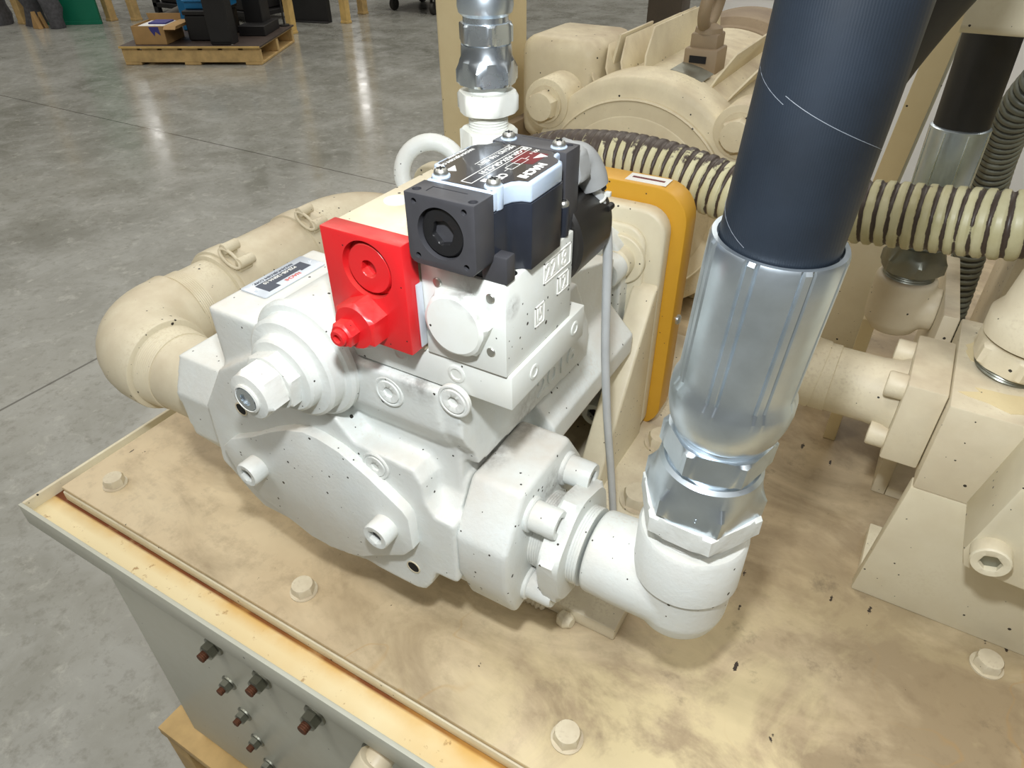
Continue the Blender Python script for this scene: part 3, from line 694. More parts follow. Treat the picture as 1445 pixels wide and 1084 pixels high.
# hydraulic symbol
for a, b in (((.4815, .080), (.4815, .096)), ((.4855, .080), (.4855, .096)), ((.4815, .080), (.4855, .080)), ((.4815, .088), (.4855, .088)), ((.4815, .096), (.4855, .096)), ((.4835, .0765), (.4835, .080)), ((.4835, .096), (.4835, .100))):
    box(bm, (a[0] - .00014, a[1] - .00014, .3842), (b[0] + .00014, b[1] + .00014, LZ + .0001))
box(bm, (.4803, .0598, .3842), (.4832, .0635, LZ + .0001))
part('printed_lines', bm, 'label_white', lb, smooth=0)
mp = m_panscrew('cover_screw', .0035, .0032, 'screw_steel'); mx = m_cross('cross_slot', .0035, .0032)
for x, y in ((.4612, .0562), (.4895, .0568), (.4608, .1185), (.4902, .119)):
    bm = BM(); cyl(bm, (x, y, .3745), (x, y, .3852), .0044, n=18); part('screw_boss', bm, 'clear_cover', dv, .0003)
    mw = MX.Translation((x, y, .3852)) @ MX.Rotation(x * 400, 4, 'Z'); s_ = inst('cover_screw', mp, dv, mw); inst('cross_slot', mx, s_, mw)
# front end cap
bm = BM(); prism(bm, [(XC + .0188, .3838), (XC - .0188, .3838)] + [(XC - .0188 + .0042 - .0042 * cos(R(a_)), .3492 + .0042 - .0042 * sin(R(a_))) for a_ in (0, 30, 60, 90)] + [(XC + .0188 - .0042 + .0042 * sin(R(a_)), .3492 + .0042 - .0042 * cos(R(a_))) for a_ in (0, 30, 60, 90)], 'y', .0342, .0502)
ec_ = part('end_cap', bm, 'black_plastic', dv, .0004, 2)
c1 = BM(); cyl(c1, (XC, .03, .3668), (XC, .0392, .3668), .0126, n=56)
cs = [c1]
for dx in (-.0135, .0135):
    for dz in (-.0132, .0132):
        c = BM(); cyl(c, (XC + dx, .03, .3668 + dz), (XC + dx, .0405, .3668 + dz), .0015, n=16); cs.append(c)
for x, y in ((.4596, .0393), (.4905, .0383)):
    c = BM(); cyl(c, (x, y, .37), (x, y, .39), .0022, n=16); cs.append(c)
c = BM(); box(c, (.4645, .0444, .3832), (.4835, .0452, .386)); cs.append(c)
c = BM(); box(c, (.4645, .0392, .3832), (.4652, .0452, .386)); cs.append(c)
cut(ec_, cs)
bm = BM(); lathe(bm, (XC, .0385, .3668), (0, -1, 0), [(.0116, -.001), (.0116, .0018), (.0110, .0024), (.0062, .0024), (.0054, .0020, 'h'), (.0054, -.006, 'h')], 48, .25); part('hex_plug', bm, 'plug_black', dv)
bm = BM(); lathe(bm, (XC, .0435, .3668), (0, -1, 0), [(.0053, -.0004, 'h'), (.0053, .0004, 'h')], 24, .25); part('hex_recess', bm, 'hole_black', dv)
# rear end cap of the terminal box
bm = BM(); box(bm, (XC - .0205, .1125, .3405), (XC + .0232, .1285, .3846)); rc = part('rear_cap', bm, 'black_plastic', dv, .0007)
cs = []
for x, y in ((.4592, .1247), (.4600, .1205), (.4935, .1245)):
    c = BM(); cyl(c, (x, y, .37), (x, y, .39), .0020, n=16); cs.append(c)
c = BM(); box(c, (.4645, .1255, .3841), (.4865, .126, .386)); cs.append(c)
cut(rc, cs)
# retaining tab and stud screw on the block top
bm = BM(); box(bm, (.4865, .0490, .3404), (.5005, .0570, .3545)); part('fixing_tab', bm, 'black_plastic', dv, .0008)
bm = BM(); lathe(bm, (.4955, .0615, .3404), (0, 0, 1), [(.0031, 0), (.0031, .0002), (.0003, .0002)], 18); part('screw_hole', bm, 'hole_black', dv)
bm = BM(); lathe(bm, (.4962, .107, .3404), (0, 0, 1), [(.0026, 0), (.0026, .0002), (.0003, .0002)], 18); part('screw_hole', bm, 'hole_black', dv)
bm = BM(); cyl(bm, (.4968, .1125, .3404), (.4968, .1125, .3570), .0036, n=20); part('stud', bm, 'body_black', dv, .0003)
mw = MX.Translation((.4968, .1125, .357)); s_ = inst('cover_screw', mp, dv, mw); inst('cross_slot', mx, s_, mw)
# solenoid coil
bm = BM(); lathe(bm, (.4738, .1222, .3290), (0, 1, 0), [(.0290, 0), (.0312, .0015), (.0312, .0400), (.0295, .0440), (.024, .0455)], 56); co_ = part('solenoid_coil', bm, 'coil_black', dv)
for i in range(6):
    th = R(20 + i * 22); bm = BM(); p = V((.4738 + .0305 * cos(th), .1635, .329 + .0305 * sin(th))); cyl(bm, p - V((0, .004, 0)), p + V((0, .0022, 0)), .0022, n=10); part('coil_rib', bm, 'coil_black', co_, .0004)
# cable gland
bm = BM(); hexa(bm, (.486, .1285, .3690), (.486, .1405, .3690), .0125, .3, .1); tube(bm, spline([(.486, .138, .3695), (.489, .1465, .3685), (.4935, .151, .3615), (.4965, .1525, .354)], 6), 0, 24, rad=[.0118 - .0035 * i / 18 for i in range(19)])
part('cable_gland', bm, 'gland_grey', dv, smooth=40)

cb = thing('grey_cable', 'thin grey cable hanging from the black valve down to the lid', 'cable', (.515, .2, .016))
pts = [(.4965, .1525, .353), (.4985, .1575, .3440), (.5000, .1650, .328), (.4998, .172, .305), (.4990, .178, .27), (.4995, .184, .22), (.503, .19, .16), (.508, .197, .10), (.513, .2, .05), (.516, .202, .02)]
bm = BM(); tube(bm, spline(pts, 8), .0031, 16); part('sheath', bm, 'cable_grey', cb, smooth=60)
zt = thing('cable_tie', 'white cable tie around the grey cable at the gland', 'cable tie', (.498, .157, .344))
bm = BM(); u, v, a = frame((.1, .5, -.9)); c0 = V((.4980, .1562, .3465)); tube(bm, [c0 + (u * cos(2*pi*i/24) + v * sin(2*pi*i/24)) * .0039 for i in range(24)], .0008, 8, closed=True); part('loop', bm, 'tie_white', zt)
bm = BM(); box(bm, (.5008, .1575, .3470), (.5042, .1602, .3500)); part('lock_head', bm, 'tie_white', zt, .0004)

# ---------------------------------------------------------------- vertical fitting on the manifold
fx, fy = .4232, .158
ft = thing('hose_fitting', 'upright stack of white and bright silver hex fittings on the manifold', 'fitting', (fx, fy, .3538))
bm = BM(); hexa(bm, (fx, fy, .3538), (fx, fy, .3748), .0150, .5, .06); part('base_hex', bm, 'valve_white', ft)
bm = BM(); tube(bm, [(fx, fy, .3744 + .0008 * i) for i in range(15)], 0, 32, rad=[.0113 + (.0005 if i % 2 else 0) for i in range(15)]); part('threads', bm, 'valve_white', ft, smooth=50)
bm = BM(); hexa(bm, (fx, fy, .3842), (fx, fy, .3958), .0158, .35, .12); part('lock_nut', bm, 'valve_white', ft)
bm = BM(); lathe(bm, (fx, fy, .3956), (0, 0, 1), [(.0112, 0), (.0110, .0040), (.0114, .0044), (.0114, .0056)], 32); part('cone', bm, 'valve_white', ft)
bm = BM(); lathe(bm, (fx, fy, .4000), (0, 0, 1), [(.0155, 0, 'h', 1.05), (.0155, .0015, 'h'), (.0155, .0080, 'h'), (.0155, .0125, 'h', 1.0), (.0145, .0145), (.0142, .0208)], 96, .75); part('swivel_nut', bm, 'zinc_bright', ft, smooth=24)
bm = BM(); lathe(bm, (fx, fy, .4205), (0, 0, 1), [(.0133, 0), (.0133, .0006), (.0136, .0008, 'h', 1.06), (.0136, .0018, 'h'), (.0136, .0100, 'h'), (.0136, .0110, 'h', 1.05), (.0126, .0112), (.0126, .0150)], 96, .25); part('hex_stem', bm, 'zinc_bright', ft, smooth=24)
bm = BM(); lathe(bm, (fx, fy, .4345), (0, 0, 1), [(.0125, 0), (.0148, .002), (.0155, .0050), (.0152, .010), (.0145, .014), (.0145, .055), (.0125, .0555)], 48); part('ferrule', bm, 'zinc', ft)
bm = BM(); tube(bm, spline([(fx, fy, .48), (fx, fy, .56), (fx + .02, fy + .05, .66), (fx + .06, fy + .2, .74)], 8), .0122, 28); part('rubber_hose', bm, 'hose_dark', ft, smooth=60)

# ================================================================ PUMP BRACKET, GUARD, SUB-BASE
sb = thing('sub_base', 'low cream base plate under the pump bracket with a rusty front weld', 'base plate', (.45, .3, 0))
bm = BM(); box(bm, (.375, .119, .0005), (.553, .56, .0145)); part('plate', bm, 'cream_dusty', sb, .0015)
bm = BM()
random.seed(3)
for i in range(9):
    x = .452 + i * .0042; lathe(bm, (x, .1185, .002), (1, 0, 0), [(.002, 0), (.0035 + random.random() * .0015, .003), (.002, .0055)], 10)
part('weld_bead', bm, 'cream_dusty', sb)
bm = BM(); lathe(bm, (.505, .1165, .004), (.9, -.2, .1), [(.003, 0), (.007, .003), (.0075, .009), (.004, .014)], 14); part('weld_end', bm, 'cream_dusty', sb)
br = thing('pump_bracket', 'upright cream mounting bracket plate behind the pump', 'bracket', (AX, .35, .0145))
bm = BM()
pl = rrect(.21, .015, .4808, .262, .022, 6)
prism(bm, pl, 'y', .345, .363)
bp = part('plate', bm, 'cream_paint', br, .003, 3)
bm = BM()
prism(bm, rrect(.235, .03, .4660, .248, .02, 6), 'y', .3395, .3455); part('raised_face', bm, 'cream_paint', br, .003, 3)
for x0, x1 in ((.4585, .4815), (.2095, .2315)):
    bm = BM(); prism(bm, [(.345, .196), (.345, .0146), (.232, .0146), (.232, .026), (.335, .19)], 'x', x0, x1); part('gusset', bm, 'cream_paint', br, .0025, 3)
bm = BM(); box(bm, (.475, .225, .0146), (.545, .365, .0225)); part('foot', bm, 'cream_dusty', br, .0015)
mb = m_hexbolt('bolt', .0125, .011, 'cream_dusty', .017, .0025, .04)
for x, y in ((.508, .337), (.518, .25)): inst('bolt', mb, br, basis((x, y, .0225), (0, 0, 1)))
bm = BM(); lathe(bm, (.4445, .3395, .2165), (0, -1, 0), [(.0235, 0), (.0235, .004), (.0225, .005), (.0155, .005), (.0150, .016), (.0135, .018), (.0085, .018), (.008, .012)], 40); part('clamp_boss', bm, 'cream_paint', br)
gd = thing('coupling_guard', 'yellow sheet metal coupling guard behind the pump bracket', 'guard', (AX, .39, .0145))
bm = BM(); prism(bm, rrect(.345, .0146, .4925, .2765, .03, 6), 'y', .3645, .392); part('shell', bm, 'guard_yellow', gd, .002, 2)
bm = BM(); lathe(bm, (.4925, .38, .145), (1, 0, 0), [(.005, 0), (.005, .002), (.003, .0035)], 16); part('screw', bm, 'zinc', gd)
bm = BM(); box(bm, (.43, .369, .2765), (.468, .387, .2768)); st = part('sticker', bm, 'label_white', gd, smooth=0)
bm = BM(); box(bm, (.434, .3765, .2768), (.464, .380, .27695)); part('sticker_stripe', bm, 'label_red', st, smooth=0)

# ================================================================ MOTOR
mo_ = thing('electric_motor', 'large dusty cream electric motor with cooling fins behind the pump', 'motor', (.348, .85, .0))
MXc, MZ = .348, .158
MA = (MXc, .6, MZ)
bm = BM(); lathe(bm, MA, (0, 1, 0), [(.06, -.004), (.105, -.004), (.108, 0), (.138, .002), (.1465, .006), (.1475, .03), (.1475, .062)], 80)
for s in (-1, 1):
    c = V((MXc + s * .121, .6, MZ + .103)); cyl(bm, c, c + V((0, .05, 0)), .030, n=28)
part('end_bell', bm, 'motor_cream', mo_, .002, 2)
bm = BM(); lathe(bm, (MXc, .5965, MZ), (0, 1, 0), [(.121, 0), (.1225, -.0012), (.1245, 0), (.1245, .004), (.121, .004)], 80); part('bell_rib', bm, 'motor_cream', mo_)
mbb = m_hexbolt('bell_bolt', .0165, .014, 'motor_cream', .022, .003, .05)
for s in (-1, 1):
    inst('bell_bolt', mbb, mo_, basis((MXc + s * .121, .5995, MZ + .103), (0, -1, 0)) @ MX.Rotation(.4, 4, 'Z'))
bm = BM(); cyl(bm, (MXc, .66, MZ), (MXc, .97, MZ), .1425, n=80); part('frame', bm, 'motor_cream', mo_)
for deg in (34, 44, 54, 64, 98, 110, 118, 126, 136, 146):
    th = R(deg); d = V((cos(th), 0, sin(th))); n_ = V((-sin(th), 0, cos(th))); c = V((MXc, 0, MZ)); bm = BM()
    h = .037 if deg != 98 else .042
    prof = [(.663, .139), (.668, .1425 + h * .35), (.700, .1425 + h), (.965, .1425 + h), (.965, .139)]
    A = [bm.verts.new(c + d * r + V((0, y, 0)) + n_ * .0012) for y, r in prof]; B = [bm.verts.new(c + d * r + V((0, y, 0)) - n_ * .0012) for y, r in prof]
    bm.faces.new(A); bm.faces.new(B[::-1])
    for i in range(5): bm.faces.new((A[i], B[i], B[(i+1) % 5], A[(i+1) % 5]))
    part('cooling_fin', bm, 'motor_cream', mo_, .0004)
bm = BM(); lathe(bm, (MXc, .98, MZ), (0, 1, 0), [(.12, 0), (.142, .002), (.143, .012), (.154, .02), (.155, .12), (.14, .14), (.05, .145)], 80); part('fan_cover', bm, 'motor_brown', mo_, .001)
bm = BM(); lathe(bm, (MXc, .968, MZ), (0, 1, 0), [(.118, 0), (.118, .02)], 64); part('fan_gap', bm, 'hole_black', mo_)
# lifting eye
lx, ly = .379, .735
bm = BM(); box(bm, (lx - .021, ly - .02, .285), (lx + .021, ly + .022, .318)); box(bm, (lx - .017, ly - .014, .316), (lx + .017, ly + .018, .334)); part('eye_pad', bm, 'motor_brown', mo_, .0025, 2)
bm = BM(); box(bm, (lx - .013, ly - .0215, .302), (lx + .008, ly - .0195, .310)); part('pad_slot', bm, 'hole_black', mo_, smooth=0)
bm = BM(); lathe(bm, (lx, ly + .002, .333), (0, 0, 1), [(.017, 0), (.016, .006), (.009, .010)], 28); part('eye_collar', bm, 'motor_brown', mo_)
bm = BM(); tube(bm, [(lx + .0 + .004 * sin(2*pi*i/36), ly + .002 + .026 * cos(2*pi*i/36), .366 + .026 * sin(2*pi*i/36)) for i in range(36)], .0075, 14, closed=True); part('lifting_eye', bm, 'motor_brown', mo_)
# foil warning plate on the frame
bm = BM()
for i in range(8):
    a0, a1 = R(84 - i * 2.0), R(84 - (i + 1) * 2.0)
    p = lambda a_, y: (MXc + .1478 * cos(a_), y, MZ + .1478 * sin(a_))
    bm.faces.new([bm.verts.new(q) for q in (p(a0, .655), p(a1, .655), p(a1, .70), p(a0, .70))])
bmesh.ops.remove_doubles(bm, verts=bm.verts, dist=1e-5)
bmesh.ops.solidify(bm, geom=bm.faces[:], thickness=.0008)
part('data_plate', bm, 'nut_steel', mo_, label='small dark metal data plate')
# terminal box
bm = BM(); box(bm, (.148, .668, .19), (.262, .80, .322)); part('terminal_box', bm, 'motor_cream', mo_, .02, 4)
bm = BM(); box(bm, (.138, .648, .17), (.152, .70, .215)); part('box_flange', bm, 'motor_brown', mo_, .002)
bm = BM(); prism(bm, [(.262, .25), (.266, .25), (.284, .33), (.280, .33)], 'y', .69, .80); part('box_lid', bm, 'motor_cream', mo_, .001)
for x in (.24, .42):
    bm = BM(); box(bm, (x, .68, 0), (x + .04, .95, .06)); part('foot', bm, 'motor_cream', mo_, .003)

# ================================================================ CORRUGATED CONDUITS
def conduit(path, r, pitch, depth, mat, parent, name='jacket', grime=(.0, .0), n=40, duty=.3):
    P = spline(path, 24); L = [0]
    for a, b in zip(P, P[1:]): L.append(L[-1] + (b - a).length)
    tot = L[-1]; m = int(tot / pitch * 12); pts = []; rad = []; gr = []; al = []; k = 0
    for i in range(m + 1):
        s = tot * i / m
        while k < len(L) - 2 and L[k + 1] < s: k += 1
        t_ = (s - L[k]) / (L[k + 1] - L[k]); pts.append(P[k].lerp(P[k + 1], t_))
        q = (s / pitch) % 1; d = min(q, 1 - q) / duty; g = max(0, 1 - d * d) if d < 1 else 0
        rad.append(r - depth * g); gr.append(g); al.append(grime[0] + (grime[1] - grime[0]) * i / m)
    bm = BM(); tube(bm, pts, r, n, rad=rad)
    o = part(name, bm, mat, parent, smooth=60)
    for nm, arr in (('groove', gr), ('along', al)):
        at = o.data.attributes.new(nm, 'FLOAT', 'POINT'); at.data.foreach_set('value', [x for x in arr for _ in range(n)])
    return o
cdt = thing('flexible_conduit', 'ribbed pale green flexible conduit crossing behind the thick hose, black grime in grooves', 'conduit', (.5, .42, .25))
conduit([(.20, .47, .17), (.26, .455, .228), (.315, .445, .254), (.36, .44, .2640), (.41, .437, .2685), (.46, .433, .2660), (.515, .427, .2590), (.565, .422, .2590), (.625, .418, .2680), (.685, .414, .2750), (.735, .41, .2830), (.79, .43, .295), (.83, .49, .305), (.845, .57, .30), (.85, .65, .29)], .0262, .0098, .0021, 'conduit_jacket', cdt, grime=(1.35, -.30), duty=.26)
cg = thing('grey_conduit', 'dull grey ribbed conduit at the right edge behind the black hose', 'conduit', (.73, .5, .0))
conduit([(.735, .645, .002), (.73, .645, .10), (.722, .63, .20), (.712, .59, .28), (.712, .545, .340), (.735, .50, .40), (.78, .45, .47)], .0165, .0075, .0018, 'conduit_grey', cg, n=28)

# ================================================================ SECOND PUMP GROUP (right)
b2 = thing('mounting_bracket', 'cream steel bracket plate standing on the lid at the right edge', 'bracket', (.82, .275, 0))
bm = BM(); prism(bm, [(.7077, .0003), (.7165, .1262), (.95, .1262), (.95, .0003)], 'y', .268, .281); part('upright_plate', bm, 'cream_paint', b2, .0012)
bm = BM(); box(bm, (.7095, .281, .0003), (.95, .34, .0145)); part('foot', bm, 'cream_paint', b2, .0012)
p2 = thing('secondary_pump', 'cream second pump body on the right bracket with big cap screws', 'pump', (.83, .3, .126))
bm = BM(); box(bm, (.7175, .268, .1264), (.95, .40, .2035)); part('body', bm, 'cream_dusty', p2, .0015, label='dusty cream body with peeling paint on top')
bm = BM(); prism(bm, [(.7525, .130), (.757, .116), (.80, .1135), (.95, .1135), (.95, .27), (.80, .27), (.770, .235)], 'y', .216, .2685); part('front_flange', bm, 'cream_paint', p2, .002)
mq = m_capscrew('cap_screw', .0118, .012, 'cream_paint'); mqk = m_socket('hex_socket', .0118, .012, 'nut_steel')
for x, z in ((.7665, .1375), (.778, .193), (.86, .14)): capscrew(p2, mq, mqk, (x, .216, z), (0, -1, 0), .3)
# patches where the paint has flaked off the top
random.seed(5)
def patch(cx, cy, rx, ry, n=18):
    bm = BM(); vs = [(cx + cos(2*pi*i/n) * rx * random.uniform(.7, 1.25), cy + sin(2*pi*i/n) * ry * random.uniform(.7, 1.25)) for i in range(n)]
    prism(bm, vs, 'z', .2034, .20385); part('flaked_paint', bm, 'post_cream', p2, smooth=0)
patch(.757, .292, .034, .012); patch(.731, .352, .008, .016); patch(.765, .376, .020, .009)

f2 = thing('discharge_flange', 'cream square flange with cap screws on the second pump left side', 'flange', (.70, .32, .13))
bm = BM(); box(bm, (.6905, .2815, .133), (.7168, .3585, .2025)); part('body', bm, 'cream_dusty', f2, .0018)
mr = m_capscrew('cap_screw', .0098, .0125, 'cream_dusty'); mrk = m_socket('hex_socket', .0098, .0125)
for y, z in ((.2965, .1435), (.2965, .1905), (.346, .1905), (.346, .1435)): capscrew(f2, mr, mrk, (.6905, y, z), (-1, 0, 0), .2)
pp = thing('discharge_pipe', 'short dusty cream pipe running left from the discharge flange', 'pipe', (.65, .322, .13))
bm = BM(); lathe(bm, (.6903, .322, .165), (-1, 0, 0), [(.031, 0), (.028, .006), (.0265, .018), (.0265, .048), (.0275, .0485), (.0275, .06)], 40); part('stub', bm, 'cream_dusty', pp)
bm = BM(); tube(bm, [(.632, .322, .165), (.622, .322, .166)] + [(.622 - .03 * sin(t_), .322, .196 - .03 * cos(t_)) for t_ in [pi/2*i/8 for i in range(1, 9)]] + [(.592, .322, .21)], .0285, 36); part('elbow', bm, 'cream_dusty', pp, .0015, ang=60)
bm = BM(); hexa(bm, (.592, .322, .209), (.592, .322, .225), .029, .2); part('hex_nut', bm, 'zinc', pp)
h2 = thing('second_hose', 'dark thick rubber hose leaning right behind the nearest hose', 'hose', (.592, .322, .225))
bm = BM(); lathe(bm, (.592, .322, .225), (0, 0, 1), [(.026, 0), (.0295, .006), (.0295, .06), (.0268, .061)], 40); part('ferrule', bm, 'zinc', h2)
bm = BM(); tube(bm, spline([(.592, .322, .275), (.5905, .315, .32), (.5945, .31, .365), (.611, .307, .415), (.64, .305, .47), (.69, .31, .54), (.76, .33, .60)], 10), .0262, 44); part('rubber_hose', bm, 'hose_dark', h2, smooth=60)

# hose with silver ferrule behind the conduit
h3 = thing('ferrule_hose', 'black hose with plain silver ferrule behind the ribbed conduit at right', 'hose', (.672, .475, .2))
a3 = V((.672, .475, .2035)); d3 = V((-.012, 0, 1)).normalized(); q3 = lambda h: a3 + d3 * h
bm = BM(); lathe(bm, q3(0), d3, [(.0240, 0, 'h', 1.05), (.0240, .0015, 'h'), (.0240, .011, 'h'), (.0240, .016, 'h', 1.0), (.021, .024)], 96, .3); part('swivel_nut', bm, 'nut_steel', h3, smooth=26)
bm = BM(); lathe(bm, q3(.022), d3, [(.018, 0), (.0185, .014), (.0222, .018), (.0222, .1035), (.0205, .1045)], 48); part('ferrule', bm, 'zinc', h3)
for k in range(8):
    u_, v_, _ = frame(d3); th = k * pi / 4 + .35; w_ = (u_ * cos(th) + v_ * sin(th)) * .0222
    bm = BM(); tube(bm, [q3(.042) + w_, q3(.124) + w_], .0007, 6); part('crimp_line', bm, 'zinc_bright', h3)
bm = BM(); tube(bm, spline([q3(.11), q3(.16), q3(.22) , q3(.30) + V((.005, .01, 0)), q3(.40) + V((.02, .05, 0))], 8), .0203, 40); part('rubber_hose', bm, 'hose_dark', h3, smooth=60)
e3 = thing('swivel_elbow', 'cream pipe elbow with bare steel threads below the silver ferrule hose', 'elbow', (.675, .475, .13))
bm = BM(); lathe(bm, (.672, .475, .140), (0, 0, 1), [(.012, 0), (.021, .003), (.0255, .012), (.0265, .030), (.0262, .055), (.024, .057)], 44); cyl(bm, (.672, .475, .168), (.7043, .475, .168), .0195, n=36); eo = part('elbow_body', bm, 'cream_dusty', e3, smooth=0); cast(eo, .002, 6)
bm = BM(); tube(bm, [(.672, .475, .194 + .001 * i) for i in range(11)], 0, 36, rad=[.0212 + (.0006 if i % 2 else 0) for i in range(11)]); part('threads', bm, 'nut_steel', e3, smooth=50)
# stout support lug plates between the fittings
rbk = thing('support_wall', 'long cream wall plate behind the discharge flange carrying the swivel elbow', 'plate', (.71, .5, .0))
bm = BM(); prism(bm, [(.4005, .0003), (.61, .0003), (.61, .166), (.4005, .2020)], 'x', .7045, .717); part('web', bm, 'cream_dusty', rbk, .0015)
bm = BM(); box(bm, (.7172, .4005, .0003), (.76, .61, .012)); part('foot', bm, 'cream_dusty', rbk, .0015)
bt = thing('brace_strip', 'narrow upright cream strip behind the discharge pipe', 'strip', (.652, .48, 0))
bm = BM(); box(bm, (.648, .46, .0003), (.660, .50, .15)); part('strip', bm, 'post_cream', bt, .001)

# upright port pipe at the very right
vp = thing('port_pipe', 'upright dusty cream pipe with hex collar on the second pump at the right edge', 'pipe', (.752, .335, .2035))
a4 = V((.7505, .335, .204)); d4 = V((.09, 0, 1)).normalized()
bm = BM(); tube(bm, [a4 + d4 * (.001 * i) for i in range(8)], 0, 36, rad=[.0225 + (.0006 if i % 2 else 0) for i in range(8)]); part('threads', bm, 'nut_steel', vp, smooth=50)
bm = BM(); lathe(bm, a4 + d4 * .0065, d4, [(.0258, 0, 'h', 1.04), (.0258, .002, 'h'), (.0258, .014, 'h'), (.0258, .017, 'h', 1.0), (.022, .018)], 96, .1); part('hex_collar', bm, 'cream_dusty', vp, smooth=26)
bm = BM(); lathe(bm, a4 + d4 * .024, d4, [(.0225, 0), (.0290, .003), (.0305, .018), (.0262, .026), (.0250, .05), (.0262, .14), (.0262, .26)], 48); part('pipe', bm, 'cream_dusty', vp)

# frame beam and posts
bmx = thing('frame_beam', 'cream square tube beam across the top right corner', 'beam', (.9, .4, .41))
bm = BM(); prism(bm, rrect(.378, .4095, .432, .463, .006, 4), 'x', .6475, 1.3); part('tube', bm, 'cream_paint', bmx, smooth=40)
bm = BM(); box(bm, (1.22, .38, .0003), (1.275, .43, .4095)); part('post', bm, 'post_cream', bmx, .003)
ps = thing('slanted_post', 'tan angle iron post leaning beside the second hose', 'post', (.60, .62, 0))
def quadbar(bm, a, b, w_, d_):
    A = [bm.verts.new(V(a) + V(k)) for k in ((0,0,0),(w_,0,0),(w_,d_,0),(0,d_,0))]; B = [bm.verts.new(V(b) + V(k)) for k in ((0,0,0),(w_,0,0),(w_,d_,0),(0,d_,0))]
    bm.faces.new(A[::-1]); bm.faces.new(B)
    for i in range(4): bm.faces.new((A[i], A[(i+1) % 4], B[(i+1) % 4], B[i]))
bm = BM(); quadbar(bm, (.594, .62, .0003), (.6365, .585, .50), .022, .006); part('face_leg', bm, 'post_cream', ps, .001)
bm = BM(); quadbar(bm, (.614, .6262, .0003), (.6565, .5912, .50), .005, .03); part('side_leg', bm, 'tank_grey', ps, .001)
bm = BM(); quadbar(bm, (.610, .548, .0003), (.6055, .548, .21), .042, .008); part('base_plate', bm, 'cream_paint', ps, .001)
bp2 = thing('cream_post', 'upright cream square post behind the silver fittings', 'post', (.09, .65, 0))
bm = BM(); box(bm, (.036, .64, .0003), (.128, .73, .75)); part('tube', bm, 'post_cream', bp2, .006, 3)
eb = thing('junction_box', 'cream steel box with rust stains behind the right port pipe', 'box', (.84, .66, 0))
bm = BM(); box(bm, (.765, .62, .0003), (.98, .76, .205)); part('shell', bm, 'cream_dusty', eb, .004, 2)
bm = BM(); box(bm, (.765, .64, .205), (.98, .75, .37)); part('upper_case', bm, 'post_cream', eb, .004, 2)

# ================================================================ BACKGROUND ON THE HALL FLOOR
FZ = -.65
dp = thing('steel_column', 'dark brown steel channel standing on the floor behind the motor', 'column', (.0, 1.6, FZ))
bm = BM(); box(bm, (-.03, 1.6, FZ), (.055, 1.606, .9)); part('web', bm, 'dark_steel', dp, .001)
bm = BM(); box(bm, (-.03, 1.606, FZ), (-.024, 1.66, .9)); part('flange', bm, 'post_cream', dp, .001)
bm = BM(); box(bm, (.049, 1.606, FZ), (.055, 1.66, .9)); part('flange', bm, 'dark_steel', dp, .001)
wp = thing('display_board', 'bright white board standing on the floor behind the motor', 'board', (.5, 1.8, FZ))
bm = BM(); box(bm, (.055, 1.75, FZ), (1.4, 1.79, .24)); part('sheet', bm, 'panel_white', wp, .002)
bm = BM(); box(bm, (.055, 1.745, .24), (1.4, 1.795, .30)); part('top_rail', bm, 'wood_pale', wp, .002)

pal = MX.Translation((-4.574, 3.092, FZ)) @ MX.Rotation(R(28.3), 4, 'Z')
def lbox(name, lo, hi, mat, parent, bevel=.003, mw=None):
    bm = BM(); box(bm, lo, hi); return part(name, bm, mat, parent, bevel, 1, at=(mw or pal))
def lthing(name, label, cat, p, group=None, mw=None): return thing(name, label, cat, (mw or pal) @ V(p), group)
pw = lthing('wooden_pallet', 'pale wooden pallet with dark deck far behind on the concrete', 'pallet', (.5, .55, 0))
for i in range(3): lbox('stringer', (0, i * .39, .018), (1.01, i * .39 + .045, .10), 'pallet_wood', pw)
for x in (0, .44, .89): lbox('bottom_board', (x, 0, 0), (x + .12, .825, .018), 'pallet_wood', pw)
for i in range(7): lbox('deck_board', (i * .148, 0, .10), (i * .148 + .115, .825, .116), 'pallet_wood', pw)
lbox('deck_sheet', (-.01, -.01, .116), (1.02, .835, .128), 'deck_brown', pw, .001)
lbox('edge_strip', (-.01, -.013, .114), (1.02, -.0105, .128), 'wood_pale', pw, .0005)
DZ = .128
cbx = lthing('cardboard_box', 'open brown cardboard box at the pallet front corner', 'box', (.2, .2, DZ))
for lo, hi in (((.09, .05, DZ), (.33, .054, DZ + .12)), ((.09, .34, DZ), (.33, .344, DZ + .12)), ((.09, .05, DZ), (.094, .344, DZ + .12)), ((.326, .05, DZ), (.33, .344, DZ + .12)), ((.09, .05, DZ), (.33, .344, DZ + .004))): lbox('side', lo, hi, 'cardboard', cbx, .001)
bm = BM(); prism(bm, [(.09, DZ + .12), (.33, DZ + .12), (.34, DZ + .16), (.08, DZ + .16)], 'y', .344, .348); part('flap', bm, 'cardboard', cbx, .0005, 1, at=pal)
bm = BM(); prism(bm, [(.344, DZ + .12), (.054, DZ + .12), (.03, DZ + .10), (.37, DZ + .10)], 'x', .331, .42); part('flap', bm, 'cardboard', cbx, .0005, 1, at=pal)
bm = BM(); prism(bm, [(.22, DZ + .115), (.29, DZ + .115), (.295, DZ + .06), (.262, DZ + .085), (.25, DZ + .055), (.228, DZ + .09)], 'y', .0485, .0497); part('printed_patch', bm, 'ink_blue', cbx, smooth=0, at=pal)
pap = lthing('paper_stack', 'white and purple papers lying in the open cardboard box', 'paper', (.22, .25, DZ + .13))
lbox('sheet', (.12, .1, DZ + .09), (.31, .32, DZ + .115), 'paper_white', pap, .001); lbox('sheet', (.17, .16, DZ + .1152), (.30, .30, DZ + .125), 'ink_blue', pap, .001)
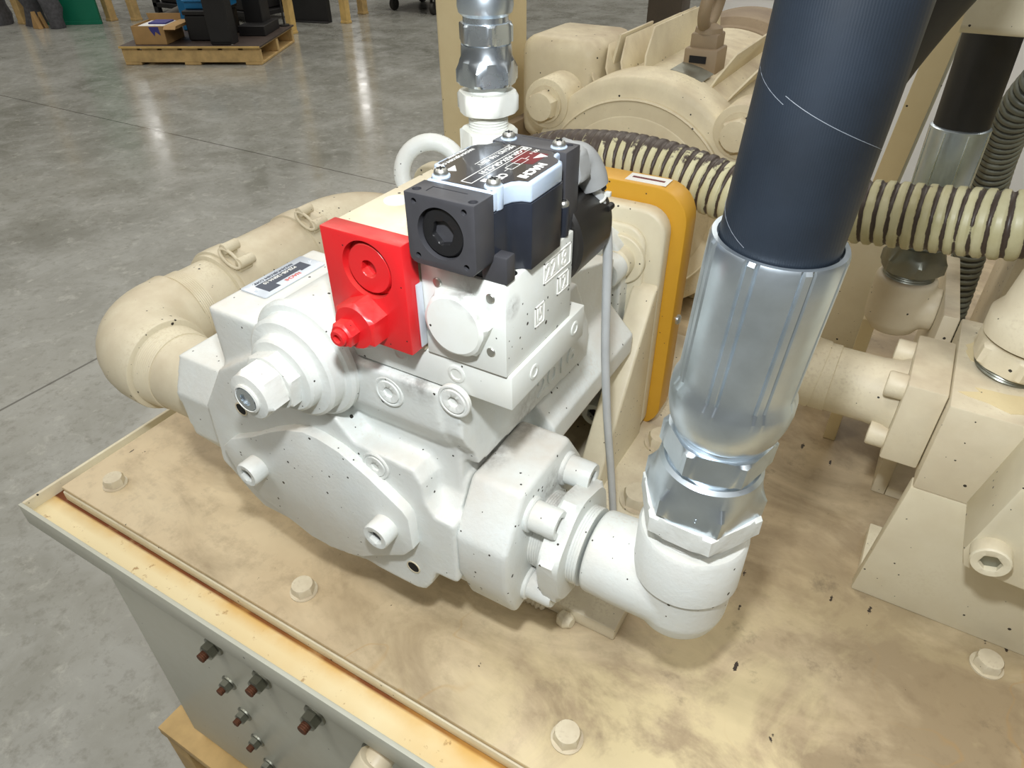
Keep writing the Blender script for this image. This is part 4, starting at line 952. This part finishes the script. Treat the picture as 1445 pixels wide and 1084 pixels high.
bl = lthing('black_case', 'low black case on the pallet beside the cardboard box', 'case', (.5, .3, DZ))
lbox('shell', (.44, .17, DZ), (.69, .56, DZ + .17), 'box_black', bl, .01); lbox('lid', (.435, .165, DZ + .171), (.695, .565, DZ + .20), 'box_black', bl, .004)
cz = lthing('blue_case', 'bright blue plastic case stacked on the black case', 'case', (.5, .35, DZ + .2))
lbox('shell', (.44, .22, DZ + .201), (.73, .49, DZ + .29), 'case_blue', cz, .008); lbox('rim', (.43, .21, DZ + .25), (.74, .495, DZ + .262), 'case_blue', cz, .002)
cz = lthing('blue_tray', 'flat blue tray behind the cardboard box', 'tray', (.32, .62, DZ))
lbox('shell', (.22, .58, DZ), (.42, .80, DZ + .26), 'case_blue', cz, .008); lbox('rim', (.21, .57, DZ + .24), (.43, .81, DZ + .262), 'case_blue', cz, .002)
cw = lthing('white_carton', 'pale grey carton lying on top of the blue case', 'carton', (.55, .4, DZ + .29))
lbox('shell', (.46, .24, DZ + .2905), (.70, .47, DZ + .37), 'case_white', cw, .004); lbox('lid', (.455, .235, DZ + .3705), (.705, .475, DZ + .392), 'case_white', cw, .003)
sk = lthing('plastic_bag', 'crumpled clear plastic bag lying on the white carton', 'bag', (.58, .4, DZ + .392))
bm = BM(); bmesh.ops.create_icosphere(bm, subdivisions=4, radius=.13)
from mathutils import noise as mnoise
for v_ in bm.verts:
    d = mnoise.noise(v_.co * 22) * .03; v_.co = v_.co * (1 + d / .13); v_.co.z *= .7
part('bag', bm, 'plastic_clear', sk, smooth=20, at=pal @ MX.Translation((.58, .36, DZ + .495)))
bx = lthing('black_cabinet', 'tall black cabinet standing at the pallet front edge', 'cabinet', (.75, .1, DZ))
lbox('shell', (.655, .03, DZ), (.815, .16, DZ + .95), 'box_black', bx, .006); lbox('foot', (.80, .032, DZ), (.812, .05, DZ + .012), 'case_white', bx, .001); lbox('door', (.66, .024, DZ + .02), (.81, .0295, DZ + .94), 'box_black', bx, .002)
bx = lthing('black_speaker_box', 'tall black box farther back on the pallet', 'box', (.8, .6, DZ))
lbox('shell', (.76, .50, DZ), (.90, .68, DZ + .9), 'box_black', bx, .006); lbox('plinth', (.75, .35, DZ), (.95, .70, DZ + .07), 'box_black', bx, .004)
st_ = lthing('metal_stand', 'spindly dark metal stand at the pallet back corner', 'stand', (.97, .77, DZ))
bm = BM(); tube(bm, [(.965, .775, DZ), (.965, .775, DZ + .6)], .008, 8); part('rod', bm, 'wheel_dark', st_, at=pal)
bm = BM(); tube(bm, [(.93, .74, DZ + .28), (1.0, .81, DZ + .28)], .02, 8); part('arm', bm, 'wheel_dark', st_, at=pal)
bm = BM(); cyl(bm, (.965, .775, DZ), (.965, .775, DZ + .012), .04, n=16); part('base', bm, 'wheel_dark', st_, at=pal)
bm = BM(); cyl(bm, (.96, .71, DZ + .33), (.96, .765, DZ + .33), .05, n=16); part('knob', bm, 'case_blue', st_, at=pal)

# crate legs and shelving behind the pallet
def post(name, label, x, y, w_, d_, h, mat, lean=0., cat='post', group=None):
    t_ = thing(name, label, cat, (x, y, FZ), group)
    bm = BM(); quadbar(bm, (x - w_/2, y - d_/2, FZ), (x - w_/2 + lean, y - d_/2, FZ + h), w_, d_); part('timber', bm, mat, t_, .002, 1)
    bm = BM(); box(bm, (x - w_/2 - .004, y - d_/2 - .004, FZ), (x + w_/2 + .004, y + d_/2 + .004, FZ + .02)); part('shoe', bm, mat, t_, .002, 1); return t_
post('timber_post', 'pale timber post standing at the right end of the far pallet', -4.36, 4.56, .06, .06, 1.5, 'wood_pale')
post('timber_post', 'pale timber post to the right of the black board', -4.28, 5.16, .07, .06, 1.6, 'wood_pale')
post('timber_post', 'orange-brown timber post just behind the black board', -4.47, 5.62, .07, .07, 1.6, 'pallet_wood')
bpn = thing('black_board', 'black upright board between two pale timber posts', 'board', (-4.66, 5.05, FZ))
bm = BM(); box(bm, (-.28, -.03, 0), (.13, .03, 1.5)); part('sheet', bm, 'box_black', bpn, .003, 1, at=MX.Translation((-4.55, 5.08, FZ)) @ MX.Rotation(R(14), 4, 'Z'))
bm = BM(); box(bm, (-.28, -.06, .0), (.13, -.0305, .012)); part('sill', bm, 'box_black', bpn, .003, 1, at=MX.Translation((-4.55, 5.08, FZ)) @ MX.Rotation(R(14), 4, 'Z'))
gp = thing('green_panel', 'dark green upright panel beside the grey cloth at the top left', 'panel', (-6.45, 3.95, FZ))
gm = MX.Translation((-6.45, 3.95, FZ)) @ MX.Rotation(R(35), 4, 'Z')
bm = BM(); box(bm, (-.26, -.02, 0), (.2, .02, 1.3)); part('sheet', bm, 'panel_green', gp, .003, 1, at=gm)
bm = BM(); box(bm, (-.27, -.026, 0), (.21, -.0205, .03)); part('bottom_rail', bm, 'panel_green', gp, .002, 1, at=gm)
post('timber_post', 'timber upright right of the green panel', -6.36, 4.22, .07, .07, 1.4, 'pallet_wood', -.04)
post('timber_post', 'second timber upright farther right of the green panel', -6.16, 4.34, .07, .07, 1.4, 'pallet_wood', -.06)
post('timber_post', 'timber upright between the grey cloth rolls', -6.95, 3.72, .10, .05, 1.4, 'pallet_wood', -.05)
def cloth(name, label, x, y, r, h, seed, ax=(0, 0, 1)):
    t_ = thing(name, label, 'cloth', (x, y, FZ)); bm = BM(); random.seed(seed)
    lathe(bm, (x, y, FZ), ax, [(r * (1 + .12 * sin(i * 1.7 + seed)), h * i / 14) for i in range(15)], 28)
    for v_ in bm.verts: v_.co += V((mnoise.noise(v_.co * 9), mnoise.noise(v_.co * 9 + V((5, 0, 0))), 0)) * .03; v_.co.z = max(v_.co.z, FZ)
    part('roll', bm, 'fabric_grey', t_, smooth=60)
    bm = BM(); lathe(bm, V((x, y, FZ)) + V(ax) * h * .985, ax, [(r * .8, 0), (r * .7, .03), (r * .3, .03)], 20); part('core', bm, 'box_black', t_)
cloth('cloth_roll', 'grey cloth roll standing at the far left corner', -7.16, 3.60, .12, 1.1, 1)
cloth('cloth_roll', 'grey cloth roll directly left of the cardboard wedge', -6.76, 3.74, .085, 1.1, 2)
cloth('cloth_roll', 'grey cloth roll leaning against the green panel', -6.46, 3.74, .07, 1.1, 4, V((-.03, .02, 1)).normalized())
kw = thing('cardboard_wedge', 'folded cardboard wedge on the floor between the grey rolls', 'cardboard', (-6.6, 3.72, FZ))
bm = BM(); prism(bm, [(-6.64, FZ), (-6.54, FZ), (-6.59, FZ + .14)], 'y', 3.62, 3.66); part('panel', bm, 'cardboard', kw, .002, 1)
bm = BM(); prism(bm, [(-6.64, FZ), (-6.54, FZ), (-6.59, FZ + .13)], 'y', 3.68, 3.71); part('panel', bm, 'cardboard', kw, .002, 1)
# dark shelving with a tripod frame in front
sh = thing('dark_shelving', 'black storage shelving in the far left background', 'shelving', (-5.7, 4.9, FZ))
for k, (lo, hi) in enumerate((((-6.4, 4.72, FZ + .05), (-4.98, 5.2, FZ + .09)), ((-6.4, 4.72, FZ + .5), (-4.98, 5.2, FZ + .54)), ((-6.4, 4.72, FZ + 1.0), (-4.98, 5.2, FZ + 1.04)))):
    bm = BM(); box(bm, lo, hi); part('shelf', bm, 'box_black', sh, .003, 1)
for x in (-6.4, -5.93, -5.46, -5.04):
    for y in (4.72, 5.15):
        bm = BM(); box(bm, (x, y, FZ), (x + .06, y + .05, FZ + 1.3)); part('upright', bm, 'box_black', sh, .003, 1)
bm = BM(); box(bm, (-6.4, 5.175, FZ + .05), (-4.98, 5.2, FZ + 1.3)); part('back_panel', bm, 'box_black', sh, .003, 1)
for x, y, w_, h in ((-6.32, 4.76, .36, .3), (-5.85, 4.76, .34, .25), (-5.38, 4.75, .32, .33)):
    bx = thing('stored_bin', {-6.32: 'dark bin at the left on the lowest black shelf', -5.85: 'dark bin at the middle of the lowest black shelf', -5.38: 'dark bin at the right on the lowest black shelf'}[x], 'bin', (x, y, FZ + .09), 'bins on the dark shelving')
    bm = BM(); box(bm, (x, y, FZ + .0905), (x + w_, y + .4, FZ + .09 + h)); part('shell', bm, 'box_black', bx, .01, 1)
    bm = BM(); box(bm, (x - .01, y - .01, FZ + .09 + h), (x + w_ + .01, y + .41, FZ + .11 + h)); part('lid', bm, 'wheel_dark', bx, .004, 1)
tr_ = thing('pipe_stand', 'grey pipe trestle lying behind the cardboard box', 'trestle', (-5.5, 4.4, FZ))
for a, b in (((-5.75, 4.22, FZ + .03), (-5.35, 4.40, FZ + .20)), ((-5.35, 4.40, FZ + .20), (-5.0, 4.5, FZ + .12)), ((-5.35, 4.40, FZ + .20), (-5.38, 4.43, FZ + .6)), ((-5.0, 4.5, FZ + .12), (-4.97, 4.5, FZ + .02))):
    bm = BM(); tube(bm, [a, b], .028, 12); part('pipe', bm, 'hall_steel', tr_)
# cart on casters
ct = thing('shop_cart', 'dark wheeled cart in the background left of the cream post', 'cart', (-4.1, 6.2, FZ))
for x, y in ((-4.34, 5.95), (-3.82, 5.9), (-4.4, 6.5), (-3.8, 6.5)):
    bm = BM(); cyl(bm, (x - .02, y, FZ + .055), (x + .02, y, FZ + .055), .055, n=24); wh = part('caster_wheel', bm, 'wheel_dark', ct, .006, 2)
    bm = BM(); box(bm, (x - .03, y - .02, FZ + .05), (x - .022, y + .02, FZ + .16)); box(bm, (x + .022, y - .02, FZ + .05), (x + .03, y + .02, FZ + .16)); box(bm, (x - .03, y - .03, FZ + .16), (x + .03, y + .03, FZ + .17)); part('caster_fork', bm, 'wheel_dark', wh, .002, 1)
bm = BM(); box(bm, (-4.5, 5.85, FZ + .17), (-3.7, 6.6, FZ + .22)); part('deck', bm, 'wheel_dark', ct, .005, 1)
bm = BM(); box(bm, (-4.45, 5.9, FZ + .2205), (-3.75, 6.55, FZ + .6)); part('bin', bm, 'box_black', ct, .01, 1)
